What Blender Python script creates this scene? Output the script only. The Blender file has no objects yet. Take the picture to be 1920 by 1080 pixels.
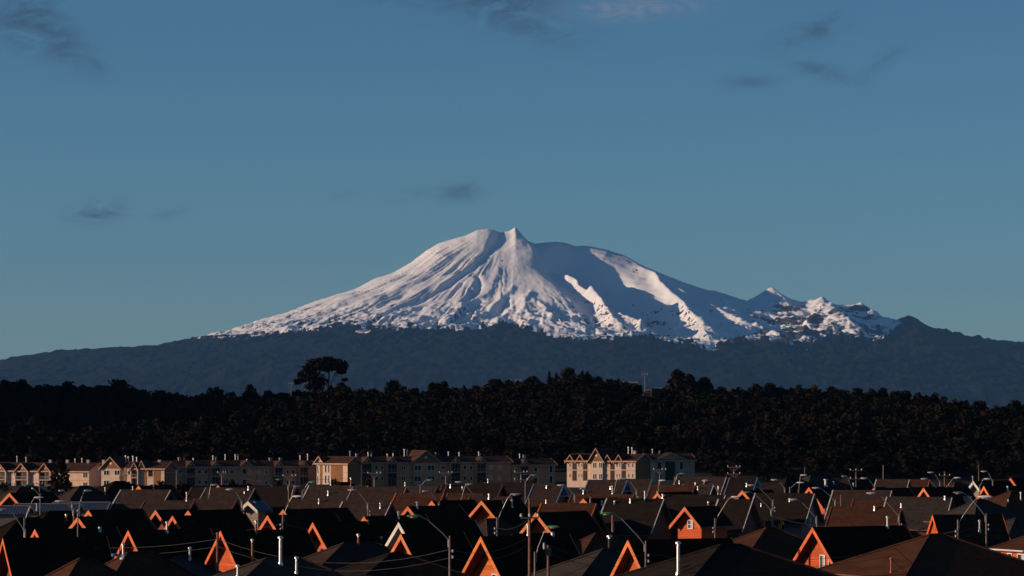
import bpy, math, random
import numpy as np
from mathutils import Vector, Matrix
from mathutils.bvhtree import BVHTree
R = math.radians
SC = bpy.context.scene
COL = SC.collection
random.seed(11)
RNG = np.random.default_rng(5)

# ------------------------------------------------------------------ camera
FPX, HZ, CAMZ = 6130.0, 783.0, 16.0          # focal length in photo pixels, eye-level row, eye height
PITCH = math.atan((HZ - 540.0) / FPX)
cd = bpy.data.cameras.new('camera'); cam = bpy.data.objects.new('camera', cd); COL.objects.link(cam)
cam.location = (0, 0, CAMZ); cam.rotation_euler = (math.pi / 2 + PITCH, 0, 0)
cd.sensor_width = 36; cd.lens = FPX / 1920 * 36; cd.clip_start = 1; cd.clip_end = 150000
SC.camera = cam

# ------------------------------------------------------------------ light
SUN_EL, SUN_AZ = R(10.5), R(-(90 + 7.5))        # azimuth clockwise from +Y: from the left, a little behind the camera
SDIR = Vector((math.sin(SUN_AZ) * math.cos(SUN_EL), math.cos(SUN_AZ) * math.cos(SUN_EL), math.sin(SUN_EL)))
ld = bpy.data.lights.new('sun', 'SUN'); sun = bpy.data.objects.new('sun', ld); COL.objects.link(sun)
ld.energy = 4.8; ld.angle = R(0.5); ld.color = (1.0, 0.75, 0.545)
sun.rotation_euler = SDIR.to_track_quat('Z', 'Y').to_euler()
W = bpy.data.worlds.new('World'); SC.world = W; W.use_nodes = True
SC.view_settings.view_transform = 'Standard'; SC.view_settings.look = 'None'
SC.view_settings.exposure = 0; SC.view_settings.gamma = 1; SC.view_settings.use_curve_mapping = False
SC.render.engine = 'CYCLES'
SC.cycles.use_denoising = True
SC.cycles.max_bounces = 5; SC.cycles.diffuse_bounces = 2; SC.cycles.glossy_bounces = 2
SC.cycles.transparent_max_bounces = 4; SC.cycles.volume_bounces = 0
SC.cycles.sample_clamp_indirect = 4

def build_world():
    nt = W.node_tree; nt.nodes.clear(); N = nt.nodes.new; L = nt.links.new
    out = N('ShaderNodeOutputWorld'); bg = N('ShaderNodeBackground'); L(bg.outputs[0], out.inputs[0])
    sky = N('ShaderNodeTexSky'); sky.sky_type = 'NISHITA'; sky.sun_disc = False
    sky.sun_elevation = SUN_EL; sky.sun_rotation = SUN_AZ
    sky.altitude = 0; sky.air_density = SKY['air']; sky.dust_density = SKY['dust']; sky.ozone_density = SKY['ozone']
    bg.inputs[1].default_value = SKY['strength']
    tint = N('ShaderNodeMix'); tint.data_type = 'RGBA'; tint.blend_type = 'MULTIPLY'; tint.inputs[0].default_value = 1
    L(sky.outputs[0], tint.inputs[6]); tint.inputs[7].default_value = SKY['tint'] + (1,)
    # thin evening clouds: patches of noise around a few bearings of the sky
    tc = N('ShaderNodeTexCoord'); sp = N('ShaderNodeSeparateXYZ'); L(tc.outputs['Generated'], sp.inputs[0])
    def m(op, a, b=None, c=None):
        n = N('ShaderNodeMath'); n.operation = op
        for i, v in enumerate((a, b, c)):
            if v is None: continue
            if isinstance(v, (int, float)): n.inputs[i].default_value = v
            else: L(v, n.inputs[i])
        return n.outputs[0]
    az = m('ARCTAN2', sp.outputs[0], sp.outputs[1]); el = m('ARCSINE', sp.outputs[2])
    cv = N('ShaderNodeCombineXYZ'); L(m('MULTIPLY', az, 1.0), cv.inputs[0]); L(m('MULTIPLY', el, 2.3), cv.inputs[1])
    n1 = N('ShaderNodeTexNoise'); n1.inputs['Scale'].default_value = 62; n1.inputs['Detail'].default_value = 9
    n1.inputs['Roughness'].default_value = .66; n1.inputs['Distortion'].default_value = 1.3; L(cv.outputs[0], n1.inputs['Vector'])
    def cloud(px, py, rx, ry, tilt=0):
        a0 = (px - 960) / FPX; e0 = (HZ - py) / FPX
        dx = m('SUBTRACT', az, a0); dy = m('SUBTRACT', el, e0)
        c, s = math.cos(tilt), math.sin(tilt)
        ux = m('ADD', m('MULTIPLY', dx, c * FPX / rx), m('MULTIPLY', dy, s * FPX / rx))
        uy = m('ADD', m('MULTIPLY', dx, -s * FPX / ry), m('MULTIPLY', dy, c * FPX / ry))
        r2 = m('ADD', m('MULTIPLY', ux, ux), m('MULTIPLY', uy, uy))
        return m('POWER', 2.718, m('MULTIPLY', r2, -1.0))
    def total(lst):
        t = None
        for c in lst:
            k = m('MULTIPLY', cloud(*c[:5]), c[5]); t = k if t is None else m('ADD', t, k)
        return t
    dark = total([(910, 0, 130, 42, -.1, 1.1), (1010, 45, 90, 35, -.25, .75), (760, -8, 130, 16, 0, .7), (50, 48, 60, 45, .2, 1.25), (120, 92, 58, 34, -.5, .95),
                  (185, 130, 30, 20, -.5, .45), (186, 402, 44, 19, .15, 1.7), (312, 405, 34, 9, .2, .5), (865, 360, 42, 16, .1, .95), (768, 366, 42, 10, .2, .6), (1520, 66, 70, 20, .25, .9),
                  (1545, 138, 62, 14, -.3, .9), (1655, 122, 42, 13, .6, .8), (1405, 157, 48, 13, .05, .7), (640, 368, 30, 8, .2, .35), (1560, 35, 30, 14, .8, .5)])
    lite = total([(1190, 18, 120, 19, .05, 1.7), (1120, 22, 50, 14, .05, .8)])
    nz = m('MULTIPLY', m('SUBTRACT', n1.outputs[0], .36), 4.2)
    def clampn(v):
        n = N('ShaderNodeClamp'); L(v, n.inputs[0]); return n.outputs[0]
    dm = clampn(m('MULTIPLY', m('MULTIPLY', dark, clampn(nz)), .6))
    lm = clampn(m('MULTIPLY', m('MULTIPLY', lite, clampn(nz)), .55))
    mx = N('ShaderNodeMix'); mx.data_type = 'RGBA'; L(dm, mx.inputs[0]); L(tint.outputs[2], mx.inputs[6])
    dk = tuple(c / SKY['strength'] for c in (.036, .066, .115)); mx.inputs[7].default_value = dk + (1,)
    mx2 = N('ShaderNodeMix'); mx2.data_type = 'RGBA'; L(lm, mx2.inputs[0]); L(mx.outputs[2], mx2.inputs[6])
    lt = tuple(c / SKY['strength'] for c in (.17, .21, .30)); mx2.inputs[7].default_value = lt + (1,)
    L(mx2.outputs[2], bg.inputs[0])
SKY = dict(air=0.8, dust=0.0, ozone=5.0, strength=0.074, tint=(1.01, 1.06, .99))
build_world()

# ------------------------------------------------------------------ helpers
CP, SP = math.cos(PITCH), math.sin(PITCH)
def ray(px, py):
    up = (540 - py) / FPX
    return Vector(((px - 960) / FPX, CP - up * SP, SP + up * CP))
def at_z(px, py, z):
    d = ray(px, py); t = (z - CAMZ) / d.z
    return Vector((d.x * t, d.y * t, z))
def at_d(px, py, dist):
    d = ray(px, py); t = dist / d.y
    return Vector((d.x * t, dist, CAMZ + d.z * t))
def proj(p):
    x, y, z = p[0], p[1], p[2] - CAMZ
    f = y * CP + z * SP; u = -y * SP + z * CP
    return 960 + FPX * x / f, 540 - FPX * u / f

def smooth(a, b, x):
    t = np.clip((x - a) / (b - a), 0, 1); return t * t * (3 - 2 * t)
def _hash(ix, iy, seed):
    h = (ix.astype(np.int64) * 374761393 + iy.astype(np.int64) * 668265263 + seed * 144665) & 0xffffffff
    h = ((h ^ (h >> 13)) * 1274126177) & 0xffffffff
    return ((h ^ (h >> 16)) & 0xffff) / 65535.0
def vnoise(x, y, seed=0):
    x0 = np.floor(x); y0 = np.floor(y); fx = x - x0; fy = y - y0
    fx = fx * fx * fx * (fx * (fx * 6 - 15) + 10); fy = fy * fy * fy * (fy * (fy * 6 - 15) + 10)
    a = _hash(x0, y0, seed); b = _hash(x0 + 1, y0, seed); c = _hash(x0, y0 + 1, seed); d = _hash(x0 + 1, y0 + 1, seed)
    return (a + (b - a) * fx) * (1 - fy) + (c + (d - c) * fx) * fy
def fbm(x, y, seed=0, octv=5, gain=.5):
    s = 0; a = 1; t = 0
    for i in range(octv):
        s = s + a * (vnoise(x, y, seed + i * 17) - .5); t += a; a *= gain
        x, y = x * 1.93 + y * .35 + 7.1, y * 1.93 - x * .35 + 3.7
    return s / t * 2

class MB:
    """collects polygons; build() links them as one mesh object"""
    def __init__(s): s.v = []; s.f = []; s.m = []
    def poly(s, pts, mi=0):
        n = len(s.v); s.v.extend(tuple(p) for p in pts); s.f.append(tuple(range(n, n + len(pts)))); s.m.append(mi)
    def prism(s, a, b, mi=0):
        """solid between two matching loops a and b"""
        n = len(s.v); k = len(a); s.v.extend(tuple(p) for p in a); s.v.extend(tuple(p) for p in b)
        s.f.append(tuple(range(n + k - 1, n - 1, -1))); s.f.append(tuple(range(n + k, n + 2 * k)))
        for i in range(k):
            j = (i + 1) % k; s.f.append((n + i, n + j, n + k + j, n + k + i))
        s.m.extend([mi] * (k + 2))
    def box(s, x0, x1, y0, y1, z0, z1, mi=0):
        s.prism([(x0, y0, z0), (x1, y0, z0), (x1, y1, z0), (x0, y1, z0)], [(x0, y0, z1), (x1, y0, z1), (x1, y1, z1), (x0, y1, z1)], mi)
    def tube(s, pts, r, k=6, mi=0, r2=None):
        pts = [Vector(p) for p in pts]; rings = []
        for i, p in enumerate(pts):
            t = (pts[min(i + 1, len(pts) - 1)] - pts[max(i - 1, 0)]).normalized()
            a = t.cross(Vector((0, 0, 1)) if abs(t.z) < .9 else Vector((1, 0, 0))).normalized(); b = t.cross(a)
            rr = r if r2 is None else r + (r2 - r) * i / max(1, len(pts) - 1)
            rings.append([p + (a * math.cos(q) + b * math.sin(q)) * rr for q in [2 * math.pi * j / k for j in range(k)]])
        n = len(s.v)
        for g in rings: s.v.extend(tuple(p) for p in g)
        for i in range(len(rings) - 1):
            for j in range(k):
                q = (j + 1) % k; s.f.append((n + i * k + j, n + i * k + q, n + (i + 1) * k + q, n + (i + 1) * k + j)); s.m.append(mi)
        s.f.append(tuple(range(n + k - 1, n - 1, -1))); s.f.append(tuple(n + (len(rings) - 1) * k + j for j in range(k))); s.m.extend([mi, mi])
    def lathe(s, prof, k=10, c=(0, 0), mi=0):
        n = len(s.v)
        for r, z in prof: s.v.extend((c[0] + r * math.cos(2 * math.pi * j / k), c[1] + r * math.sin(2 * math.pi * j / k), z) for j in range(k))
        for i in range(len(prof) - 1):
            for j in range(k):
                q = (j + 1) % k; s.f.append((n + i * k + j, n + i * k + q, n + (i + 1) * k + q, n + (i + 1) * k + j)); s.m.append(mi)
        s.f.append(tuple(range(n + k - 1, n - 1, -1))); s.f.append(tuple(n + (len(prof) - 1) * k + j for j in range(k))); s.m.extend([mi, mi])
    def mesh(s, name, mats):
        me = bpy.data.meshes.new(name); me.from_pydata(s.v, [], s.f)
        for m in (mats if isinstance(mats, (list, tuple)) else [mats]): me.materials.append(m)
        if any(s.m): me.polygons.foreach_set('material_index', s.m)
        me.update(); return me
    def build(s, name, mats, parent=None, loc=None):
        return link(name, s.mesh(name, mats), parent, loc)
def link(name, data, parent=None, loc=None, rz=None):
    o = bpy.data.objects.new(name, data); COL.objects.link(o)
    if parent is not None: o.parent = parent
    if loc is not None: o.location = loc
    if rz is not None: o.rotation_euler = (0, 0, rz)
    return o
def tag(o, label=None, cat=None, group=None, kind=None):
    for k, v in (('label', label), ('category', cat), ('group', group), ('kind', kind)):
        if v: o[k] = v
    return o
def thing(name, loc, label, cat, group=None, rz=0):
    return tag(link(name, None, None, loc, rz), label, cat, group)
def grid_mesh(name, P, ni, nj, mats, smoothed=True):
    """P: (ni*nj,3) array of grid points"""
    me = bpy.data.meshes.new(name)
    i, j = np.meshgrid(np.arange(ni - 1), np.arange(nj - 1), indexing='ij')
    a = (i * nj + j).ravel(); F = np.stack([a, a + nj, a + nj + 1, a + 1], 1).astype(np.int32)
    me.vertices.add(len(P)); me.vertices.foreach_set('co', P.astype(np.float32).ravel())
    me.loops.add(F.size); me.loops.foreach_set('vertex_index', F.ravel())
    me.polygons.add(len(F)); me.polygons.foreach_set('loop_start', np.arange(0, F.size, 4, dtype=np.int32))
    me.update(calc_edges=True); me.validate()
    if smoothed: me.polygons.foreach_set('use_smooth', np.ones(len(F), bool))
    me.materials.append(mats); return me
def quads_mesh(name, V, mat, tint=None):
    """V: (n,4,3) loose quads"""
    n = len(V); me = bpy.data.meshes.new(name)
    me.vertices.add(n * 4); me.vertices.foreach_set('co', V.astype(np.float32).ravel())
    me.loops.add(n * 4); me.loops.foreach_set('vertex_index', np.arange(n * 4, dtype=np.int32))
    me.polygons.add(n); me.polygons.foreach_set('loop_start', np.arange(0, n * 4, 4, dtype=np.int32))
    me.update(calc_edges=True); me.materials.append(mat)
    if tint is not None:
        at = me.attributes.new('tint', 'FLOAT_COLOR', 'POINT')
        c = np.ones((n * 4, 4), np.float32); c[:, :3] = np.repeat(tint, 4, axis=0); at.data.foreach_set('color', c.ravel())
    return me

# ------------------------------------------------------------------ materials
class NT:
    def __init__(s, name, rough=.8, spec=.2, metal=0):
        s.mat = bpy.data.materials.new(name); s.mat.use_nodes = True; s.t = s.mat.node_tree
        s.b = s.t.nodes['Principled BSDF']; s.b.inputs['Roughness'].default_value = rough
        s.b.inputs['Specular IOR Level'].default_value = spec; s.b.inputs['Metallic'].default_value = metal
    def n(s, typ, **kw):
        x = s.t.nodes.new('ShaderNode' + typ)
        for k, v in kw.items(): setattr(x, k, v)
        return x
    def l(s, a, b): s.t.links.new(a, b)
    def math(s, op, a, b=None):
        x = s.n('Math', operation=op)
        for i, v in enumerate((a, b)):
            if v is None: continue
            if isinstance(v, (int, float)): x.inputs[i].default_value = v
            else: s.l(v, x.inputs[i])
        return x.outputs[0]
    def noise(s, vec, scale, detail=3, rough=.55):
        x = s.n('TexNoise'); x.inputs['Scale'].default_value = scale; x.inputs['Detail'].default_value = detail; x.inputs['Roughness'].default_value = rough
        if vec is not None: s.l(vec, x.inputs['Vector'])
        return x.outputs[0]
    def ramp(s, fac, stops):
        x = s.n('ValToRGB'); cr = x.color_ramp
        while len(cr.elements) < len(stops): cr.elements.new(.5)
        for e, (p, c) in zip(cr.elements, stops): e.position = p; e.color = tuple(c) + (1,)
        s.l(fac, x.inputs[0]); return x.outputs[0]
    def mix(s, f, a, b, blend='MIX'):
        x = s.n('Mix', data_type='RGBA', blend_type=blend)
        for i, v in ((0, f), (6, a), (7, b)):
            if isinstance(v, (int, float)): x.inputs[i].default_value = v
            elif isinstance(v, tuple): x.inputs[i].default_value = v + (1,)
            else: s.l(v, x.inputs[i])
        return x.outputs[2]
    def bump(s, h, strength=.4, dist=.02):
        x = s.n('Bump'); x.inputs['Strength'].default_value = strength; x.inputs['Distance'].default_value = dist
        s.l(h, x.inputs['Height']); s.l(x.outputs[0], s.b.inputs['Normal'])
    def col(s, c):
        if isinstance(c, tuple): s.b.inputs['Base Color'].default_value = c + (1,)
        else: s.l(c, s.b.inputs['Base Color'])
def sc(c, k): return tuple(min(1, v * k) for v in c)
def mat_plain(name, c, rough=.7, spec=.25, metal=0, var=.25, scale=1.5):
    t = NT(name, rough, spec, metal); g = t.n('NewGeometry')
    t.col(t.ramp(t.noise(g.outputs['Position'], scale, 4), [(.3, sc(c, 1 - var)), (.7, sc(c, 1 + var))])); return t.mat
def mat_board(name, c):
    t = NT(name, .66, .25); oi = t.n('ObjectInfo'); tc = t.n('TexCoord'); mp = t.n('Mapping'); mp.inputs['Scale'].default_value = (1, .5, 7); t.l(tc.outputs['Object'], mp.inputs[0])
    g = t.noise(mp.outputs[0], 2.2, 5, .65); base = t.ramp(g, [(.25, sc(c, .62)), (.7, sc(c, 1.12))])
    t.col(t.mix(1.0, base, t.ramp(oi.outputs['Random'], [(0, (.70, .66, .6)), (.5, (.95, .98, 1)), (1, (1.12, 1.18, 1.2))]), 'MULTIPLY')); return t.mat
def mat_shingle(name, c, course=.22, var=.35):
    """asphalt shingle: uneven tone per tab, darker streaks and a shadow line per course"""
    t = NT(name, .95, .02); tc = t.n('TexCoord'); ob = tc.outputs['Object']; g = t.n('NewGeometry')
    sp = t.n('SeparateXYZ'); t.l(ob, sp.inputs[0])
    zc = t.math('MULTIPLY', sp.outputs[2], 1 / course); row = t.math('FLOOR', zc); fr = t.math('FRACT', zc)
    cv = t.n('CombineXYZ'); t.l(t.math('FLOOR', t.math('MULTIPLY', t.math('ADD', sp.outputs[0], t.math('MULTIPLY', row, .37)), 3)), cv.inputs[0])
    t.l(row, cv.inputs[1]); t.l(t.math('FLOOR', t.math('MULTIPLY', sp.outputs[1], .3)), cv.inputs[2])
    wn = t.n('TexWhiteNoise'); t.l(cv.outputs[0], wn.inputs[0])
    big = t.noise(g.outputs['Position'], .55, 4, .6)
    mp = t.n('Mapping'); mp.inputs['Scale'].default_value = (.22, .22, 3.2); t.l(ob, mp.inputs[0]); stq = t.noise(mp.outputs[0], 1.6, 5, .7)
    tone = t.math('ADD', t.math('MULTIPLY', wn.outputs[0], .25), t.math('ADD', t.math('MULTIPLY', big, .35), t.math('MULTIPLY', stq, .55)))
    c1 = t.ramp(tone, [(.2, sc(c, .5)), (.5, c), (.85, sc(c, 1.5))])
    moss = t.math('GREATER_THAN', t.noise(g.outputs['Position'], 1.1, 5, .7), .63)
    c2 = t.mix(t.math('MULTIPLY', moss, .35), c1, sc((.05, .045, .035), 1))
    t.col(c2); t.bump(t.math('ADD', fr, t.math('MULTIPLY', wn.outputs[0], .4)), .55, .03); return t.mat
def mat_siding(name, c, board=.2):
    t = NT(name, .68, .25); tc = t.n('TexCoord'); g = t.n('NewGeometry'); sp = t.n('SeparateXYZ'); t.l(tc.outputs['Object'], sp.inputs[0])
    z = t.math('MULTIPLY', sp.outputs[2], 1 / board); fr = t.math('FRACT', z)
    cv = t.n('CombineXYZ'); t.l(t.math('FLOOR', z), cv.inputs[0]); wn = t.n('TexWhiteNoise'); t.l(cv.outputs[0], wn.inputs[0])
    mp = t.n('Mapping'); mp.inputs['Scale'].default_value = (.8, .8, 6); t.l(g.outputs['Position'], mp.inputs[0])
    tone = t.math('ADD', t.math('MULTIPLY', wn.outputs[0], .3), t.math('MULTIPLY', t.noise(mp.outputs[0], 1.3, 4, .6), .7))
    t.col(t.ramp(tone, [(.2, sc(c, .72)), (.75, sc(c, 1.15))]))
    t.bump(t.math('MINIMUM', t.math('MULTIPLY', fr, 6), 1.0), .7, .03); return t.mat
def mat_metal_roof(name, c, axis=0):
    t = NT(name, .45, .4, .3); tc = t.n('TexCoord'); sp = t.n('SeparateXYZ'); t.l(tc.outputs['Object'], sp.inputs[0]); g = t.n('NewGeometry')
    s = t.math('SINE', t.math('MULTIPLY', sp.outputs[axis], 18)); t.col(t.ramp(t.noise(g.outputs['Position'], .5, 4), [(.3, sc(c, .75)), (.7, sc(c, 1.2))]))
    t.bump(s, .5, .03); return t.mat
ORANGE = (.60, .088, .014)
AMBER = (.60, .125, .020)
M = dict(
 sid_amber=mat_siding('amber_siding', AMBER), plank_amber=mat_board('amber_plank_paint', AMBER), trim_amber=mat_plain('amber_trim_paint', (.62, .165, .040), .6),
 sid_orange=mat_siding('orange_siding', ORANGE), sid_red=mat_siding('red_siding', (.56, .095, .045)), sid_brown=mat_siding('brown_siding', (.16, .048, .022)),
 sid_grey=mat_siding('grey_siding', (.26, .19, .15)), sid_brick=mat_siding('rust_siding', (.34, .10, .05)),
 plank=mat_board('orange_plank_paint', ORANGE), plank_red=mat_board('red_plank_paint', (.56, .095, .05)),
 trim_orange=mat_plain('orange_trim_paint', (.62, .125, .030), .6), trim_cream=mat_plain('cream_trim_paint', (.62, .55, .50), .6), trim_brown=mat_plain('brown_trim_paint', (.20, .07, .045), .6),
 trim_white=mat_plain('white_trim_paint', (.70, .66, .64), .5, .3, 0, .1), trim_blue=mat_plain('pale_blue_trim_paint', (.16, .22, .30), .6), trim_grey=mat_plain('grey_trim_paint', (.30, .26, .25), .6),
 soffit=mat_plain('dark_soffit_and_shaded_board', (.085, .035, .028), .8),
 r_char=mat_shingle('charcoal_shingles', (.0205, .0145, .0122)), r_black=mat_shingle('black_shingles', (.0130, .0085, .0058)), r_brown=mat_shingle('brown_shingles', (.044, .0285, .0228)),
 r_red=mat_shingle('red_brown_shingles', (.063, .027, .0168)), r_grey=mat_shingle('grey_shingles', (.043, .0335, .0295)),
 r_metal=mat_metal_roof('grey_blue_sheet_roof', (.065, .068, .085)), r_dmetal=mat_metal_roof('dark_sheet_roof', (.017, .014, .013)), r_blue=mat_metal_roof('blue_sheet_roof', (.05, .075, .12)),
 steel=mat_plain('weathered_galvanised_steel', (.52, .50, .48), .38, .5, .55, .25, 5), flue_rust=mat_plain('rusty_flue', (.48, .14, .06), .7), flue_and_shade_dark=mat_plain('soot_and_recess_shade', (.03, .03, .03), .6),  # the near-black also colours the panels painted as balcony recess shade
 lamp_arm=mat_plain('lamp_arm_steel', (.40, .375, .35), .45, .5, .4, .15, 4), lamp_white=mat_plain('white_lamp_shell', (.86, .83, .80), .4, .4, 0, .08), lamp_green=mat_plain('green_lamp_shell', (.10, .33, .10), .4, .4, 0, .12),
 lamp_glass=mat_plain('lamp_lens', (.45, .38, .32), .15, .6), wood_pole=mat_plain('brown_timber_pole', (.20, .105, .075), .85, .1, 0, .3, 4), conc_pole=mat_plain('pale_concrete_pole', (.25, .19, .16), .85, .1, 0, .2, 4),
 insul=mat_plain('white_insulator', (.65, .62, .60), .25, .5), wire=mat_plain('black_cable', (.02, .02, .02), .6), wire_pale=mat_plain('worn_grey_cable', (.06, .052, .05), .5), glass=mat_plain('dark_window_glass', (.02, .025, .035), .06, .6, 0, .1),
 curtain=mat_plain('pale_curtain', (.45, .42, .42), .9), apt_wall=mat_plain('beige_render', (.63, .445, .33), .85, .15, 0, .10, .8), apt_grey=mat_plain('taupe_render', (.53, .27, .15), .85, .15, 0, .12, .8), apt_stone=mat_plain('grey_brown_render', (.46, .29, .19), .85, .15, 0, .12, .8), apt_recess_shade=mat_plain('recess_shade_brown', (.07, .035, .025), .85), apt_brown=mat_plain('brown_render', (.26, .115, .055), .85, .15, 0, .12, .8),  # one dark brown here is painted shade for the balcony recesses
 apt_roof=mat_shingle('apartment_shingles', (.060, .030, .024)), apt_trim=mat_plain('peach_fascia', (.52, .27, .16), .7), pv=mat_plain('solar_panel_glass', (.015, .025, .05), .12, .6),
 bark=mat_plain('tree_bark', (.07, .05, .04), .95, .05, 0, .3, 2), car=mat_plain('dark_car_paint', (.018, .02, .026), .25, .5), tyre=mat_plain('tyre_rubber', (.012, .012, .012), .9),
 fence=mat_plain('grey_fence_board', (.10, .08, .07), .9), tank=mat_plain('blue_plastic', (.03, .12, .34), .5))
def mat_foliage(name, c, use_tint=False):
    t = NT(name, .95, .04); g = t.n('NewGeometry'); oi = t.n('ObjectInfo')
    nz = t.noise(g.outputs['Position'], .33, 3)
    base = t.ramp(nz, [(.3, sc(c, .7)), (.7, sc(c, 1.3))])
    if use_tint:
        a = t.n('Attribute', attribute_name='tint'); base = t.mix(1.0, base, a.outputs[0], 'MULTIPLY')
    else:
        tn = t.ramp(oi.outputs['Random'], [(0, (.8, .85, .75)), (.5, (1.1, 1, .9)), (1, (1.35, .95, .75))]); base = t.mix(1.0, base, tn, 'MULTIPLY')
    t.col(base); return t.mat
M['leaf'] = mat_foliage('dark_foliage', (.0125, .0105, .0072)); M['leaf_mass'] = mat_foliage('forest_foliage', (.0120, .0097, .0066), True)
M['leaf_olive'] = mat_foliage('olive_foliage', (.032, .029, .013)); M['leaf_rust'] = mat_foliage('rusty_foliage', (.034, .022, .014))
# ------------------------------------------------------------------ ground: one sheet to the horizon, with the wooded hill
SKYL = np.array([(-400,700),(-100,712),(0,715),(60,712),(120,722),(200,716),(230,715),(260,733),(340,736),(380,741),(400,731),(440,742),(470,728),(500,736),(550,731),(610,724),(700,726),(740,718),(780,730),(815,716),(850,724),(920,714),
 (1000,707),(1060,698),(1090,698),(1140,707),(1180,717),(1215,731),(1250,729),(1300,722),(1350,730),(1420,723),(1500,726),(1560,724),(1620,732),(1690,736),(1750,742),(1800,752),(1850,760),(1900,758),(2000,756),(2300,740)], float)
CREST_Y = 1120.0
def crest(x):
    px = 960 + x * FPX / CREST_Y
    s = np.interp(px, SKYL[:, 0], SKYL[:, 1])
    return CAMZ + (HZ - s) * CREST_Y / FPX - 8.2
def ground_h(x, y):
    x = np.asarray(x, float); y = np.asarray(y, float)
    g = -1.0 * smooth(540, 700, y)
    hill = (crest(x) + 1.0) * np.clip((y - 838) / (CREST_Y - 838), 0, 1) ** .9
    hill = np.where(y > CREST_Y, (crest(x) + 1) * (1 - smooth(CREST_Y + 20, 1750, y)), hill)
    # unseen wooded spur added off to the left, raised to shade the slope
    spur = SHADE_SPUR_H * smooth(-170, -300, x) * smooth(835, 930, y) * (1 - smooth(1300, 1700, y)) * (1 - smooth(-700, -1100, x))
    return g + np.maximum(hill, 0) + spur
SHADE_SPUR_H = 40.0
def make_ground():
    def axis(parts): return np.unique(np.concatenate([np.linspace(a, b, n) for a, b, n in parts]))
    xs = axis([(-45000, -1500, 14), (-1500, -500, 18), (-500, 500, 130), (500, 1500, 18), (1500, 45000, 14)])
    ys = axis([(-3000, 100, 8), (100, 500, 20), (500, 830, 20), (830, 1200, 60), (1200, 1900, 24), (1900, 44000, 16)])
    X, Y = np.meshgrid(xs, ys, indexing='ij'); Z = ground_h(X, Y) + np.where((Y > 830) & (Y < 1900), fbm(X / 25, Y / 25, 3, 3) * .6, 0)
    t = NT('grass_and_asphalt', .95, .08); g = t.n('NewGeometry')
    t.col(t.ramp(t.noise(g.outputs['Position'], .06, 6, .6), [(.35, (.028, .025, .018)), (.6, (.045, .04, .032))]))
    o = link('ground', grid_mesh('ground', np.stack([X, Y, Z], -1).reshape(-1, 3), len(xs), len(ys), t.mat)); tag(o, kind='structure')
make_ground()

# ------------------------------------------------------------------ the snow volcano, real size, 30 km off
D0 = 30000.0; KM = D0 / FPX
CREST = np.array([(-900,735),(-400,722),(-200,705),(0,683),(40,670),(75,664),(100,660),(125,662),(150,659),(180,655),(205,653),(230,657),(255,657),(275,653),(300,654),(330,648),(380,637),(420,628),(470,610),(520,595),(560,580),(575,572),(590,566),(620,558),(660,545),(700,524),(735,513),(770,493),(800,470),(823,457),
 (850,449),(872,444),(882,440),(895,434),(915,433),(928,436),(940,440),(955,437),(966,430),(975,439),(990,452),(1003,457),(1020,455),(1045,454),(1062,456),(1080,462),(1095,461),(1112,463),(1140,469),(1165,479),(1190,492),(1220,506),(1250,518),(1280,530),(1310,540),(1328,545),(1340,546),(1360,552),(1385,561),(1398,566),(1415,560),(1432,554),(1445,554),(1460,559),(1485,567),(1508,576),
 (1516,573),(1534,572),(1543,579),(1558,579),(1580,577),(1600,579),(1610,582),(1640,595),(1665,602),(1680,608),(1690,602),(1705,599),(1720,603),(1738,614),(1755,625),(1780,630),(1810,635),(1840,643),(1880,643),(1920,648),(2100,672),(2500,700),(3000,735)], float)
PL = np.array([(0,336),(60,333),(110,326),(160,310),(190,290),(225,270),(260,257),(300,238),(340,227),(400,203),(440,188),(490,172),(540,154),(585,145),(640,134),(720,122),(850,116),(960,98),(1160,70),(1500,42),(2500,12)], float)
PR = np.array([(0,336),(60,326),(125,321),(180,313),(230,290),(290,264),(350,240),(400,222),(440,208),(500,201),(560,195),(620,186),(680,174),(740,160),(850,146),(960,133),(1150,108),(1500,68),(2500,16)], float)
PF = np.array([(0,336),(25,330),(60,306),(110,275),(170,243),(240,214),(330,186),(430,164),(520,148),(640,126),(800,100),(960,78),(1200,48),(1500,22),(2500,4)], float)
def radial(u, v):
    r = np.hypot(u, v) + 1e-6; c = u / r
    l = np.interp(r, PL[:, 0], PL[:, 1]); q = np.interp(r, PR[:, 0], PR[:, 1]); f = np.interp(r, PF[:, 0], PF[:, 1])
    wl = np.clip(-c, 0, 1) ** 1.6; wr = np.clip(c, 0, 1) ** 4
    return l * wl + q * wr + f * (1 - wl - wr)
def base_h(u, v):
    c = HZ - np.interp(u + 960, CREST[:, 0], CREST[:, 1])
    rr = radial(u, np.zeros_like(u)); h = radial(u, v)
    return h + (c - rr) * np.exp(-(v / 70.0) ** 2)
def plan(pts):
    """photo points -> plan points on the plain cone, found by walking along the line of sight"""
    out = []
    vs = np.arange(0, 1500, 1.0)
    for px, py in pts:
        scl = (D0 - vs * KM) / D0
        u = (px - 960) * scl; y = HZ - base_h(u, vs) / scl
        i = int(np.argmax(y >= py)) if (y >= py).any() else len(vs) - 1
        out.append((u[i], vs[i]))
    return np.array(out)
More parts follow.
